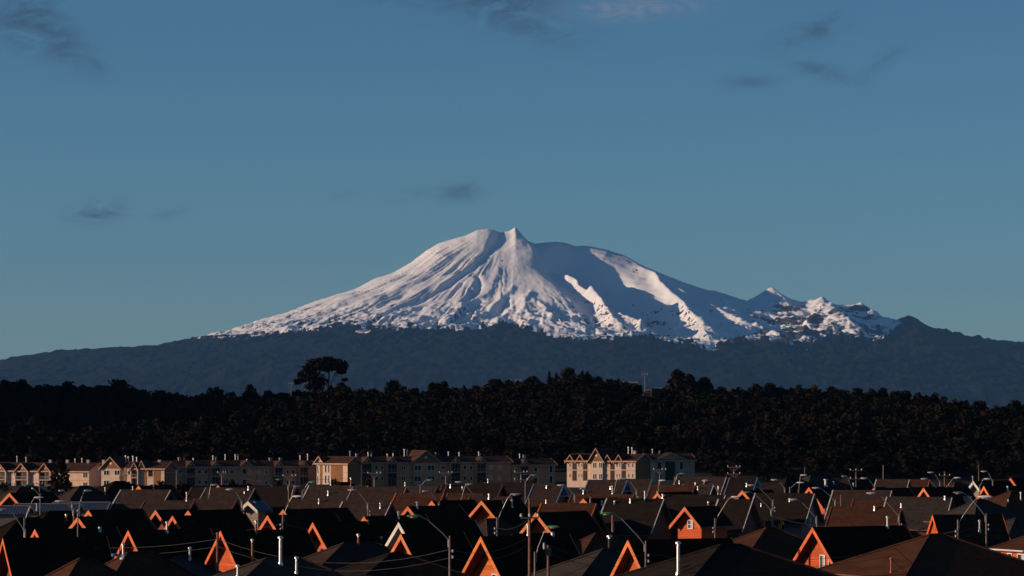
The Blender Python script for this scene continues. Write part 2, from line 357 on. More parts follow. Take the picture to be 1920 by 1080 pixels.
def line_field(U, V, P):
    """distance to a plan polyline, side of it (-1 left as one walks down) and how far along (0..1)"""
    best = np.full(U.shape, 1e9); side = np.ones(U.shape); along = np.zeros(U.shape)
    seg = np.hypot(*(P[1:] - P[:-1]).T); cum = np.concatenate([[0], np.cumsum(seg)])
    for i in range(len(P) - 1):
        a, b = P[i], P[i + 1]; d = b - a; L2 = d @ d + 1e-9
        t = np.clip(((U - a[0]) * d[0] + (V - a[1]) * d[1]) / L2, 0, 1)
        dx = U - a[0] - t * d[0]; dy = V - a[1] - t * d[1]; dist = np.hypot(dx, dy)
        k = dist < best; best = np.where(k, dist, best)
        side = np.where(k, np.sign(d[0] * dy - d[1] * dx), side); along = np.where(k, (cum[i] + t * seg[i]) / cum[-1], along)
    return best, side, along
# (photo polyline, height in photo px, half-width on the lit left, half-width on the right)
RIBS = [
 ([(966,431),(970,452),(984,474),(1000,500),(1016,524),(1036,548),(1062,575),(1085,598)], 26, 95, 22, 0),
 ([(1020,503),(1042,510),(1062,528),(1078,548),(1090,562),(1112,580),(1136,596),(1160,618),(1180,632)], 34, 14, 15, 1),
 ([(1092,572),(1115,578),(1140,592)], 14, 10, 10, 0),
 ([(1175,488),(1200,508),(1228,530),(1240,548),(1258,565),(1285,590),(1306,615),(1335,640)], 18, 13, 30, 0),
 ([(1240,538),(1262,548),(1290,566),(1325,578),(1352,592),(1390,612),(1425,628)], 12, 16, 22, 0),
 ([(1330,549),(1350,562),(1368,578)], 9, 13, 12, 0),
 ([(1160,604),(1190,618),(1210,628)], 18, 12, 12, 0),
 ([(1436,552),(1450,560),(1468,574),(1482,588)], 17, 34, 26, 0),
 ([(1352,590),(1380,592),(1402,600)], 8, 14, 12, 0), ([(1405,618),(1440,624),(1480,634)], 11, 15, 12, 0),
 ([(1528,573),(1545,590),(1575,612),(1600,640)], 26, 34, 30, 0),
 ([(1545,596),(1520,615),(1492,640)], 9, 8, 10, 0),
 ([(1600,580),(1625,598),(1650,620)], 20, 40, 22, 0), ([(1705,600),(1730,640),(1770,690)], 16, 60, 50, 0),
 ([(928,437),(921,454),(907,476),(896,492),(880,508),(850,528),(820,544),(790,558),(750,576)], 6, 62, 4, 0),
 ([(938,505),(935,530),(925,548),(905,562),(880,576)], 4, 24, 9, 0), ([(905,520),(895,545),(880,565),(850,585)], 6, 22, 9, 0),
 ([(960,545),(945,568),(930,590)], 6, 16, 9, 0), ([(1010,580),(1030,598),(1050,612)], 9, 14, 12, 0), ([(880,568),(862,590),(845,610)], 8, 14, 9, 0), ([(1000,560),(985,585),(975,602)], 6, 14, 9, 0),
 ([(860,478),(820,505),(770,530),(700,565),(640,590)], 6, 20, 8, 0), ([(845,500),(800,525),(740,552),(690,575)], 5, 16, 7, 0), ([(800,500),(740,528),(670,556),(600,585)], 5, 18, 7, 0),
]
GULLIES = [
 ([(938,440),(930,456),(916,474),(905,490),(892,502),(878,516),(852,532),(826,546),(795,562),(760,578),(715,594)], 4.5, 4, 6),
 ([(896,523),(896,545),(882,566),(862,580)], 7, 7, 7), ([(952,562),(945,580),(930,596)], 7, 8, 8), ([(905,566),(888,580),(862,596)], 7, 8, 7),
 ([(1030,468),(1090,495),(1145,532),(1190,572),(1235,608)], 32, 85, 30), ([(1130,480),(1165,530),(1200,570),(1240,600),(1280,625)], 6, 45, 25),
]
SNOWLINE = np.array([(380,626),(420,629),(470,627),(520,621),(560,617),(600,611),(625,606),(650,603),(690,609),(740,610),(790,613),(830,610),(860,613),(885,618),(905,608),(945,603),(985,610),(1030,624),(1080,632),(1120,634),(1160,630),(1210,626),(1260,634),(1300,643),(1335,652),(1360,636),(1400,630),(1450,635),(1490,644),(1530,640),(1560,622),(1600,628),(1650,632),(1685,610),(1700,590),(1800,560)], float)
def make_mountain():
    us = np.unique(np.concatenate([np.linspace(-2600, -1050, 40), np.linspace(-1050, -640, 130), np.linspace(-640, 760, 700), np.linspace(760, 1050, 100), np.linspace(1050, 2600, 40)]))
    vs = np.unique(np.concatenate([np.linspace(-700, -40, 24), np.linspace(-40, 420, 190), np.linspace(420, 1000, 130), np.linspace(1000, 2300, 50)]))
    U, V = np.meshgrid(us, vs, indexing='ij')
    # domain warp so that ribs and gullies meander
    Uw = U + fbm(U / 60, V / 60, 91, 3) * 9; Vw = V + fbm(U / 60, V / 60, 92, 3) * 9
    H = base_h(U, V)
    near = np.exp(-(V / 16.0) ** 2)          # keep the traced skyline
    for P, amp, wl, wr, taper in RIBS:
        d, s, al = line_field(Uw, Vw, plan(P)); w = np.where(s > 0, wl, wr)
        prof = np.exp(-(d / w) ** 1.35) * ((.33 if amp == 26 else .35) + (.67 if amp == 26 else .65) * smooth(0, .2, al)) * (1 - .75 * smooth(.4 if taper else .75, 1.0, al))
        H += amp * prof * (1 - near * .85)
    for P, amp, wl, wr in GULLIES:
        d, s, al = line_field(Uw, Vw, plan(P)); w = np.where(s > 0, wl, wr)
        H -= amp * np.exp(-(d / w) ** 2) * smooth(0, .12, al) * (1 - .8 * smooth(.7, 1.0, al)) * (1 - near)
    H += 7 * np.exp(-(((U - 84) / 40) ** 2 + ((V - 34) / 17) ** 2))  # snow mound added below the crest to shade the slope on its right
    calm = 1 - .8 * np.exp(-((U - 25) / 75) ** 2) * smooth(330, 170, V)
    r = np.hypot(U, V); phi = np.arctan2(V, U)
    fl = smooth(50, 220, r)
    lower = smooth(230, 150, H)               # broken ground low on the cone
    rid = 1 - np.abs(fbm(phi * 11 + fbm(U / 90, V / 90, 7, 2) * .8, r / 230, 21, 3)) * 2
    fz = smooth(105, 150, H)
    H += (rid - .5) * (2.0 + 3 * lower) * fl * fz * calm * (1 - near * .8)
    lf = smooth(40, -120, U)
    st = 1 - np.abs(fbm(phi * 19 + fbm(U / 70, V / 70, 9, 2) * .5, r / 420, 25, 3, .6)) * 2.4
    H -= smooth(.45, .95, st) * 5.0 * fl * lf * fz * (1 - near * .8) * smooth(-.35, .1, fbm(U / 60, V / 60, 26, 2))
    rid2 = 1 - np.abs(fbm(phi * 30 + fbm(U / 40, V / 40, 8, 2) * .9, r / 110, 22, 4)) * 2
    H += (rid2 - .5) * (.7 + 2.6 * lower) * fl * fz * calm * (1 - near * .8)
    right = smooth(380, 470, U)
    H += fbm(U / 34, V / 34, 31, 5, .55) * (1.0 + 6 * lower + 5 * right) * (1 - near * .7)
    H += fbm(U / 9, V / 9, 41, 4, .6) * (.6 + 1.9 * lower + 1.4 * right) * (1 - near * .6)
    # forested foothills
    fo = smooth(165, 110, H); H += fbm(U / 170, V / 120, 51, 3, .4) * 8 * fo * (1 - near) + fbm(U / 5, V / 5, 61, 2) * .55 * smooth(150, 125, H)
    H += near * smooth(150, 140, H) * fbm(U / 3.2, V / 3.2, 62, 2) * 1.6
    H = np.where(V > 0, H - 60 * smooth(1150, 1900, V), H) - 60 * smooth(1500, 2500, np.abs(U)) - 200 * smooth(-200, -700, V)
    scl = (D0 - V * KM) / D0
    PX = 960 + U / scl; PY = HZ - H / scl
    sl = np.interp(PX, SNOWLINE[:, 0], SNOWLINE[:, 1]) + fbm(PX / 22, V / 18, 71, 4, .6) * 9 + fbm(PX / 5, V / 45, 72, 3, .6) * 11
    dhu = np.gradient(H, us, axis=0); dhv = np.gradient(H, vs, axis=1); steep = np.hypot(dhu, dhv)
    snow = smooth(-12, 10, sl - PY)
    snow = np.maximum(snow, np.exp(-(((PX - 681) / 18) ** 2 + ((PY - 621) / 4) ** 2) * 1.2) * 1.1)
    snow = np.clip(snow, 0, 1)
    streak = fbm(phi * 60 + U / 60, r / 60, 84, 4, .65); zone = np.clip(.15 + 1.0 * lower + .9 * right, 0, 1.2) * (.35 + 1.3 * smooth(-.25, .3, fbm(U / 4, V / 4, 87, 3, .6)))
    rock = np.clip(smooth(.55, 1.3, .7 * steep + .9 * streak + .5 * fbm(U / 6, V / 6, 81, 4, .6)) * zone, 0, 1)
    big = smooth(-.02, .16, fbm(U / 38, V / 20, 88, 4, .6) + .10 * smooth(600, 640, PY)) * right * smooth(555, 590, PY)
    rock = np.maximum(rock * (1 - .45 * right), big)
    for (cx, cy, rx, ry) in ((943, 463, 9, 6), (1192, 508, 10, 5), (1530, 600, 22, 30), (1078, 540, 6, 10), (938, 490, 8, 10)):
        rock = np.maximum(rock, .9 * np.exp(-(((PX - cx) / rx) ** 2 + ((PY - cy) / ry) ** 2) * 1.3) * smooth(-.4, .3, fbm(U / 7, V / 7, 83, 3)))
    P = np.stack([U * KM, D0 - V * KM, CAMZ + H * KM], -1).reshape(-1, 3)
    t = NT('snow_rock_and_forest', .85, .1); g = t.n('NewGeometry')
    a = t.n('Attribute', attribute_name='cover'); sx = t.n('SeparateColor'); t.l(a.outputs['Color'], sx.inputs[0])
    n1 = t.noise(g.outputs['Position'], .018, 5, .65); n2 = t.noise(g.outputs['Position'], .006, 4, .6)
    s = t.math('ADD', sx.outputs[0], t.math('MULTIPLY', t.math('SUBTRACT', n1, .5), 1.5))
    s = t.ramp(s, [(.42, (0, 0, 0)), (.56, (1, 1, 1))])
    k = t.math('ADD', sx.outputs[1], t.math('MULTIPLY', t.math('SUBTRACT', n1, .5), .8)); k = t.ramp(k, [(.45, (0, 0, 0)), (.6, (1, 1, 1))])
    forest = t.ramp(n2, [(.3, (.0045, .0055, .0065)), (.7, (.0065, .0072, .0075))])
    snowc = t.ramp(n2, [(.3, (.80, .775, .76)), (.7, (.89, .865, .85))])
    rockc = t.ramp(n1, [(.3, (.045, .042, .045)), (.7, (.11, .095, .09))])
    c = t.mix(s, forest, t.mix(k, snowc, rockc)); t.col(c)
    me = grid_mesh('snow_volcano', P, len(us), len(vs), t.mat)
    at = me.attributes.new('cover', 'FLOAT_COLOR', 'POINT'); cc = np.ones((len(P), 4), np.float32); cc[:, 0] = snow.ravel(); cc[:, 1] = rock.ravel(); at.data.foreach_set('color', cc.ravel())
    tag(link('mountain', me), kind='structure')
make_mountain()
# ------------------------------------------------------------------ air between the town and the volcano
def make_haze():
    m = bpy.data.materials.new('thin_blue_haze'); m.use_nodes = True; nt = m.node_tree; nt.nodes.clear()
    o = nt.nodes.new('ShaderNodeOutputMaterial'); v = nt.nodes.new('ShaderNodeVolumePrincipled')
    v.inputs['Color'].default_value = HAZE[1] + (1,); v.inputs['Density'].default_value = HAZE[0]; v.inputs['Anisotropy'].default_value = 0
    nt.links.new(v.outputs[0], o.inputs['Volume'])
    b = MB(); b.box(-50000, 50000, -4000, 46000, -1400, 1850); h = b.build('haze', m); tag(h, kind='stuff')
HAZE = (8.6e-6, (.20, .49, .98))
make_haze()
# ------------------------------------------------------------------ trees
def crown_quads(rng, kind, h, w, n, leaf):
    """leaf-clump faces through the volume of a lumpy crown; local origin at the foot of the trunk"""
    if kind == 'cone':
        z = rng.random(n) ** 1.25; tier = .75 + .25 * np.abs(np.sin(z * 19)); rad = (1 - z) ** .6 * tier * w / 2 * rng.random(n) ** .35
        a = rng.random(n) * 6.283; lob = 1 + .22 * np.sin(a * 3 + z * 9)
        P = np.stack([np.cos(a) * rad * lob, np.sin(a) * rad * lob, h * (.10 + .90 * z)], 1)
    else:
        k = {'round': 13, 'tall': 11, 'loose': 16, 'dome': 16}[kind]; low = {'round': .30, 'tall': .15, 'loose': .34, 'dome': .35}[kind]
        cz = rng.random(k); ca = rng.random(k) * 6.283
        env = np.sqrt(np.clip(1 - (2 * cz - (.85 if kind == 'dome' else .9)) ** 2, .05, 1)); cr = env * rng.random(k) ** .5 * .62
        C = np.stack([np.cos(ca) * cr * w / 2, np.sin(ca) * cr * w / 2, h * (low + (1 - low) * (.12 + .76 * cz))], 1)
        R_ = (.26 + .22 * rng.random(k)) * w * (.62 if kind != 'loose' else .45)
        i = rng.integers(0, k, n); d = rng.normal(size=(n, 3)); d /= np.linalg.norm(d, axis=1)[:, None]
        P = C[i] + d * (R_[i] * rng.random(n) ** .4)[:, None] * np.array([1, 1, .8])
        P[:, 2] = np.minimum(P[:, 2], h)
    nrm = rng.normal(size=(n, 3)); nrm[:, 2] += .3; nrm /= np.linalg.norm(nrm, axis=1)[:, None]
    t = np.cross(nrm, rng.normal(size=(n, 3))); t /= np.linalg.norm(t, axis=1)[:, None]; b = np.cross(nrm, t)
    s = leaf * (.55 + .9 * rng.random(n))[:, None]; t = t * s; b = b * s * .75
    return np.stack([P - t - b * .6, P + t * .8 - b, P + t + b * .7, P - t * .7 + b], 1)
def trunk_mb(rng, h, w, kind):
    m = MB(); top = h * (.93 if kind == 'cone' else .62); lean = rng.normal(0, .03, 2) * h
    r = max(.12, h * .022)
    m.tube([(0, 0, -.6), (lean[0] * .3, lean[1] * .3, top * .5), (lean[0], lean[1], top)], r, 6, 0, r * .35)
    if kind != 'cone':
        for q in range(4):
            a = q * 1.57 + rng.random() * .8; z0 = h * (.28 + .09 * q)
            m.tube([(0, 0, z0), (math.cos(a) * w * .2, math.sin(a) * w * .2, z0 + h * .12), (math.cos(a) * w * .34, math.sin(a) * w * .34, z0 + h * .22)], r * .5, 5, 0, r * .15)
    return m
TREE_KINDS = {}
def tree_kind(key, kind, h, w, n, leaf, mat, seed, count):
    """a few crowns of each kind; single trees share their mesh data"""
    out = []
    for i in range(count):
        rng = np.random.default_rng(seed + i)
        out.append((quads_mesh(key + '_crown', crown_quads(rng, kind, h, w, n, leaf), M[mat]), trunk_mb(rng, h, w, kind).mesh(key + '_trunk', M['bark'])))
    TREE_KINDS[key] = (out, h, w)
tree_kind('round', 'round', 10, 8, 620, .42, 'leaf', 100, 4)
tree_kind('dome', 'dome', 10, 11, 800, .45, 'leaf', 150, 3)
tree_kind('tall', 'tall', 12, 6, 620, .42, 'leaf', 200, 4)
tree_kind('loose', 'loose', 10, 7, 330, .40, 'leaf_rust', 250, 3)
tree_kind('cone', 'cone', 14, 8.5, 900, .45, 'leaf', 300, 3)
tree_kind('olive', 'tall', 8, 4.5, 420, .36, 'leaf_olive', 350, 3)
tree_kind('bush', 'round', 4, 5, 300, .3, 'leaf_olive', 400, 2)
NT_ = [0]
def tree(key, px, top, wpx, dist, label, group=None, name='tree', sink=0, cat='tree', hmin=3):
    """a tree whose top is seen at (px, top), standing on the ground at this distance"""
    out, h0, w0 = TREE_KINDS[key]; p = at_d(px, top, dist); g = float(ground_h(p.x, p.y))
    h = max(hmin, p.z - g); w = wpx * dist / FPX
    cr, tk = out[NT_[0] % len(out)]; NT_[0] += 1
    r = thing(name, (p.x, p.y, g), label, cat, group, random.random() * 6.28); r.scale = (w / w0, w / w0, h / h0)
    link('crown', cr, r); link('trunk', tk, r); return r
def skyline_trees():
    # (px, top row, width px, kind)
    T = [(8,713,34,'round'),(42,711,40,'dome'),(78,722,30,'round'),(104,721,30,'tall'),(128,718,40,'dome'),(156,724,32,'round'),(196,721,28,'loose'),(222,712,56,'dome'),(250,725,22,'tall'),(268,733,34,'round'),(300,733,44,'dome'),
     (343,735,30,'tall'),(372,741,30,'loose'),(402,727,38,'round'),(432,742,28,'round'),(468,724,42,'dome'),(503,734,28,'round'),(527,731,26,'tall'),(560,728,34,'round'),(585,722,30,'tall'),(640,722,34,'round'),(668,727,26,'loose'),(700,725,24,'tall'),(738,714,42,'dome'),
     (775,731,26,'round'),(793,728,20,'tall'),(811,713,26,'round'),(834,714,28,'round'),(868,727,26,'tall'),(894,723,26,'round'),(931,711,44,'dome'),(968,714,28,'loose'),(1000,705,36,'round'),(1030,697,20,'cone'),(1043,701,20,'cone'),(1065,693,38,'dome'),
     (1092,695,18,'cone'),(1122,709,30,'round'),(1142,705,20,'tall'),(1160,709,20,'cone'),(1196,722,26,'round'),(1352,726,28,'round'),(1373,729,24,'loose'),(1395,722,24,'tall'),(1418,721,26,'round'),(1444,719,24,'round'),(1470,726,26,'round'),
     (1497,722,28,'dome'),(1530,719,30,'loose'),(1558,726,26,'round'),(1582,730,22,'tall'),(1606,731,30,'round'),(1634,728,24,'round'),(1655,729,24,'round'),(1680,734,22,'loose'),(1700,734,26,'round'),(1722,735,26,'round'),(1754,736,26,'loose'),
     (1790,747,26,'loose'),(1812,752,26,'round'),(1838,757,28,'round'),(1868,760,24,'round'),(1905,754,28,'dome'),(1932,752,30,'round'),(-20,716,36,'round')]
    ORD = 'first second third fourth fifth sixth seventh eighth ninth tenth eleventh twelfth thirteenth fourteenth fifteenth sixteenth seventeenth'.split()
    cnt = {}
    for px, top, w, k in sorted(T):
        mark = 'left edge' if px < 178 else 'left ridge pole' if px < 546 else 'second ridge pole' if px < 600 else 'umbrella pine' if px < 1200 else 'three big conifers'
        what = {'round': 'dark rounded evergreen', 'dome': 'broad dark domed tree', 'tall': 'slim dark upright tree', 'loose': 'rusty thin-leaved tree', 'cone': 'pointed dark conifer'}[k]
        d = CREST_Y - 18 + random.uniform(-14, 18); n = cnt.get((mark, k), 0); cnt[(mark, k)] = n + 1
        tree(k, px, top + random.uniform(-2, 2), w * random.uniform(.8, 1.5), d, f'{ORD[n]} {what} on the ridge, counting right from the {mark}', 'trees on the ridge skyline', {'cone': 'conifer_tree'}.get(k, 'tree'))
    tree('cone', 1270, 694, 82, 1085, 'tallest of three big dark conifers beside the long roof on the ridge', None, 'conifer_tree')
    tree('cone', 1292, 702, 66, 1079, 'middle of three big dark conifers on the ridge, leaning on the tallest', None, 'conifer_tree')
    tree('cone', 1321, 708, 80, 1082, 'rounded lowest of three big dark conifers on the ridge, standing apart', None, 'conifer_tree')
    Lw = [(1367,824,14),(1378,846,18),(1405,818,20),(1428,840,16),(1338,850,18),(1462,858,18),(1484,868,20),(1512,850,16),(1558,838,22),(1565,862,18),(1600,852,16),(1640,851,20),(1662,870,18),(1700,845,18),(1745,870,22),(1805,862,34),(1832,872,26),(1868,880,20),(1892,874,30),(1910,878,28),
          (1440,800,18),(1480,812,18),(1530,806,18),(1610,800,20),(1690,806,20),(1740,820,20),(1780,835,18),(1850,838,22),(1395,790,16),(1350,800,16)]
    cnt = {}
    for i, (px, top, w) in enumerate(sorted(Lw)):
        d = 842 + max(0, (890 - top)) * 1.9 + random.uniform(-4, 4)
        k = ['olive', 'loose', 'olive', 'tall'][i % 4]; n = cnt.get(k, 0); cnt[k] = n + 1
        lab = {'olive': 'olive green young tree', 'loose': 'rusty brown young tree', 'tall': 'dark slim young tree'}[k]
        tree(k, px, top, w, d, f'{ORD[n]} {lab} low on the slope, counting right from the cream block', 'young trees low on the right slope', 'young_tree', hmin=4)
skyline_trees()
def stone_pine():
    d = 1098; b = at_d(605, 730, d); g = float(ground_h(b.x, b.y)); k = d / FPX
    r = thing('umbrella_pine', (b.x, b.y, g), 'tall umbrella pine with forked bare trunks rising above the ridge trees', 'tree')
    zt = at_d(605, 670, d).z - g; rng = np.random.default_rng(77)
    def W(px, py, y=0): p = at_d(px, py, d); return Vector((p.x - b.x, y, p.z - g))
    m = MB()
    for pts, rr in (([(598,745),(597,712),(600,690),(606,678)], .34), ([(612,745),(616,722),(617,700),(613,682)], .36), ([(618,745),(621,718),(628,700),(640,684)], .30), ([(625,712),(632,704),(640,708),(646,715)], .13), ([(600,705),(590,698),(576,694)], .16), ([(617,702),(612,694),(604,688)], .14),
                   ([(624,706),(636,700),(646,697)], .13), ([(597,716),(586,712),(566,714)], .15), ([(622,715),(632,714),(642,716)], .11)):
        m.tube([W(px, py, (i - 1) * .5) for i, (px, py) in enumerate(pts)], rr, 6, 0, rr * .45)
    m.build('trunk', M['bark'], r)
    Q = []
    for px, py, w, h, n in ((612,690,34,14,260),(585,706,54,22,420),(603,683,50,20,520),(578,700,40,16,330),(640,690,24,20,260),(594,681,44,18,330),(612,674,34,10,230),(580,692,34,16,230),(570,703,30,12,170),(562,713,26,10,120),(556,718,16,6,60),(634,681,34,16,280),(646,686,16,16,140),(640,698,18,8,90),(646,712,14,6,60),(600,716,34,18,230),(590,724,44,16,260),(640,720,14,5,40),(607,690,18,12,90)):
        n = int(n * 1.0); c = np.array(W(px, py, rng.normal() * 1.2)); dd = rng.normal(size=(n, 3)); dd /= np.linalg.norm(dd, axis=1)[:, None]
        P = c + dd * rng.random(n)[:, None] ** .45 * np.array([w * k / 2, w * k / 2.2, h * k / 2])
        nr = rng.normal(size=(n, 3)); nr /= np.linalg.norm(nr, axis=1)[:, None]; t = np.cross(nr, rng.normal(size=(n, 3))); t /= np.linalg.norm(t, axis=1)[:, None]; bb = np.cross(nr, t)
        s = .34 * (.6 + .8 * rng.random(n))[:, None]; t *= s; bb *= s * .8
        Q.append(np.stack([P - t - bb, P + t - bb * .7, P + t + bb, P - t * .8 + bb], 1))
    link('crown', quads_mesh('umbrella_pine_crown', np.concatenate(Q), M['leaf']), r)
stone_pine()
def forest():
    rng = np.random.default_rng(9); Q = []; T = []
    kinds = ['round', 'tall', 'tall', 'round', 'loose', 'cone', 'tall', 'cone']
    protos = [crown_quads(np.random.default_rng(500 + i), k, 10, 7, 300 if k != 'loose' else 190, .42) for i, k in enumerate(kinds)]
    y = 846.0; rows = 0
    while y < 1150:
        half = y * .185 + 8; x = -half - 130
        step = 5.2 + (y - 846) * .002
        while x < half:
            xx = x + rng.normal() * 1.5; yy = y + rng.normal() * 2.0
            px = 960 + FPX * xx / yy
            clear = 1196 < px < 1262 and yy > 1078     # the clearing with the roofs
            low = yy < 862 and px < 1310               # apartments' back yard
            if not clear and not low and (xx > -half or rng.random() < .5):
                i = int(rng.integers(0, 8)); h = rng.uniform(5.5, 10.5) * (.8 if yy > 1095 else 1) * (.72 if yy < 880 else 1); w = rng.uniform(.65, 1.55) * (h / 10) ** .5
                a = rng.random() * 6.28; c, s = math.cos(a), math.sin(a); q = protos[i] * np.array([w, w, h / 10])
                q = np.stack([q[..., 0] * c - q[..., 1] * s + xx, q[..., 0] * s + q[..., 1] * c + yy, q[..., 2] + float(ground_h(xx, yy)) - .3], -1)
                Q.append(q); rust = rng.random() < (.35 if px < 900 else .22)
                base = np.array([1.25, .95, .8]) if rust else np.array([.85, .95, .85]) * rng.uniform(.6, 1.3)
                T.append(np.repeat(base[None] * rng.uniform(.8, 1.2), len(q), 0))
            x += step * rng.uniform(.75, 1.35)
        y += 6.2; rows += 1
    V = np.concatenate(Q); o = link('forest', quads_mesh('forest', V, M['leaf_mass'], np.concatenate(T))); tag(o, kind='stuff')
    print('forest trees', len(Q), 'quads', len(V))
forest()
def ridge_buildings():
    def shed(px0, px1, ridge, eave, d, label, roofmat, wallmat, depth=9):
        a = at_d(px0, eave, d); b = at_d(px1, eave, d); zr = at_d(px0, ridge, d).z; g = min(float(ground_h(a.x, d)), float(ground_h(b.x, d))) - .5
        r = thing('farm_building', ((a.x + b.x) / 2, d, g), label, 'building'); L = (b.x - a.x) / 2; ze = a.z - g; zr -= g
        m = MB(); m.box(-L + .3, L - .3, .4, depth - .4, 0, ze); m.build('wall', M[wallmat], r)
        m = MB(); t = .15
        for s in (0, 1):
            y0, y1 = (0, depth / 2) if s == 0 else (depth, depth / 2)
            m.prism([(-L, y0, ze), (-L, y1, zr), (-L, y1, zr + t), (-L, y0, ze + t)], [(L, y0, ze), (L, y1, zr), (L, y1, zr + t), (L, y0, ze + t)])
        m.build('roof', M[roofmat], r)
    shed(1222, 1256, 727, 729, 1088, 'long low farm building with pale roof edge beside the big conifers on the ridge', 'trim_grey', 'sid_brown')
    shed(1207, 1222, 729, 732, 1086, 'low shed with pale roof at the foot of the ridge power pole', 'trim_grey', 'sid_brown')
    shed(1168, 1196, 716, 718.5, 1102, 'pale roofed house half hidden behind ridge trees left of the power pole', 'trim_grey', 'sid_brown')
ridge_buildings()
# ------------------------------------------------------------------ two-storey apartment blocks below the wood
AD = 800.0
def apt_block(name, x0, x1, eave, ridge, yaw, label, wall='apt_wall', depth=9.0, porches=(), windows=(), lower=True, biggable=None, panels=(), dormers=(), flues=(), d=AD, end=None, group=None):
    """facade from photo column x0 to x1 at distance d; yaw>0 turns the facade to the viewer's right. All items are given by photo columns and rows."""
    a = R(yaw); e = Vector((math.cos(a), math.sin(a), 0)); P0 = at_d(x0, 905, d); P0.z = -1.0
    def lx(px):                                   # photo column -> metres along the facade
        q = (px - 960) / FPX; return (q * P0.y - P0.x) / (e.x - q * e.y)
    def lz(py, x): yy = P0.y + x * e.y; return CAMZ + (HZ - py) * yy / FPX - P0.z
    Wd = lx(x1); ze = lz(eave, 0); zr = CAMZ + (HZ - ridge) * (P0.y + depth / 2) / FPX - P0.z
    r = thing(name, P0, label, 'apartment building', group, a)
    m = MB(); m.prism([(0, 0, 0), (0, depth, 0), (0, depth, ze), (0, depth / 2, zr - .1), (0, 0, ze)], [(Wd, 0, 0), (Wd, depth, 0), (Wd, depth, ze), (Wd, depth / 2, zr - .1), (Wd, 0, ze)])
    m.build('wall', M[wall], r)
    sl = (zr - ze) / (depth / 2); ov = .55; t = .16
    if end:
        m = MB(); m.prism([(Wd + .004, .02, 0), (Wd + .004, depth - .02, 0), (Wd + .004, depth - .02, ze - .05), (Wd + .004, depth / 2, zr - .2), (Wd + .004, .02, ze - .05)], [(Wd + .05, .02, 0), (Wd + .05, depth - .02, 0), (Wd + .05, depth - .02, ze - .05), (Wd + .05, depth / 2, zr - .2), (Wd + .05, .02, ze - .05)]); m.build('end_cladding', M[end], r)
    m = MB()
    for s in (0, 1):
        y0, y1 = (-ov, depth / 2) if s == 0 else (depth + ov, depth / 2); z0 = ze - ov * sl
        m.prism([(-.45, y0, z0), (-.45, y1, zr), (-.45, y1, zr + t), (-.45, y0, z0 + t)], [(Wd + .45, y0, z0), (Wd + .45, y1, zr), (Wd + .45, y1, zr + t), (Wd + .45, y0, z0 + t)])
    rf = m.build('roof', M['apt_roof'], r)
    m = MB(); z0 = ze - ov * sl; m.box(-.47, Wd + .47, -ov - .06, -ov - .005, z0 - .18, z0 + t); m.build('fascia', M['apt_trim'], r)
    for xe in (-.5, Wd + .455):
        m = MB()
        for s in (0, 1):
            y0, y1 = (-ov - .06, depth / 2) if s == 0 else (depth + ov, depth / 2)
            m.prism([(xe, y0, z0 - .12), (xe, y1, zr - .12), (xe, y1, zr + t + .02), (xe, y0, z0 + t + .02)], [(xe + .045, y0, z0 - .12), (xe + .045, y1, zr - .12), (xe + .045, y1, zr + t + .02), (xe + .045, y0, z0 + t + .02)])
        m.build('bargeboard', M['apt_trim'], r)
    # string course between the storeys
    zc = lz(eave + 18.5, Wd / 2); m = MB(); m.box(0, Wd, -.035, -.002, zc - .06, zc + .06); m.build('string_course', M['apt_grey'], r)
    def window(cx, cy, w, h, panes=2):
        x = lx(cx); z = lz(cy, x); k = AD / FPX; w *= k; h *= k; y = -.06
        f = MB(); b = .09
        f.box(x - w / 2, x + w / 2, y, -.002, z - h / 2, z - h / 2 + b); f.box(x - w / 2, x + w / 2, y, -.002, z + h / 2 - b, z + h / 2)
        f.box(x - w / 2, x - w / 2 + b, y, -.002, z - h / 2 + b, z + h / 2 - b); f.box(x + w / 2 - b, x + w / 2, y, -.002, z - h / 2 + b, z + h / 2 - b)
        if panes == 2: f.box(x - b / 2, x + b / 2, y, -.002, z - h / 2 + b, z + h / 2 - b)
        wo = link('window', None, r, (0, 0, 0)); f.build('frame', M['trim_white'], wo)
        xs = [x - w / 2 + b, x + w / 2 - b] if panes == 1 else [x - w / 2 + b, x - b / 2, x + b / 2, x + w / 2 - b]
        for q in range(0, len(xs), 2):
            g = MB(); g.box(xs[q], xs[q + 1], -.03, -.004, z - h / 2 + b, z + h / 2 - b); g.build('pane', M['glass'], wo)
    for wn in windows:
        window(*wn)
        if lower: window(wn[0], wn[1] + 19.5, *wn[2:])
    def gable(px, hw, apex_row, proj_, open_, vent=True):
        """small gable breaking the eaves; open_: a flat dark panel below it, painted as a shaded two-storey recess"""
        x = lx(px); k = AD / FPX; h = hw * k / max(.5, math.cos(a)); za = lz(apex_row, x); z1 = ze - .15; yb = (za - ze) / sl + .2; th = .14
        m = MB(); o = .35; zo = z1 - o * (za - z1) / h
        for s in (-1, 1):
            m.prism([(x + s * (h + o), -proj_, zo), (x, -proj_, za), (x, -proj_, za + th), (x + s * (h + o), -proj_, zo + th)], [(x + s * (h + o), yb * .35 + .3, zo), (x, yb, za), (x, yb, za + th), (x + s * (h + o), yb * .35 + .3, zo + th)])
        g = m.build('gable_roof', M['apt_roof'], r)
        m = MB()
        for s in (-1, 1):
            m.prism([(x + s * (h + o), -proj_ - .06, zo - .14), (x, -proj_ - .06, za - .14), (x, -proj_ - .06, za + th + .02), (x + s * (h + o), -proj_ - .06, zo + th + .02)], [(x + s * (h + o), -proj_ - .005, zo - .14), (x, -proj_ - .005, za - .14), (x, -proj_ - .005, za + th + .02), (x + s * (h + o), -proj_ - .005, zo + th + .02)])
        m.build('bargeboard', M['apt_trim'], g)
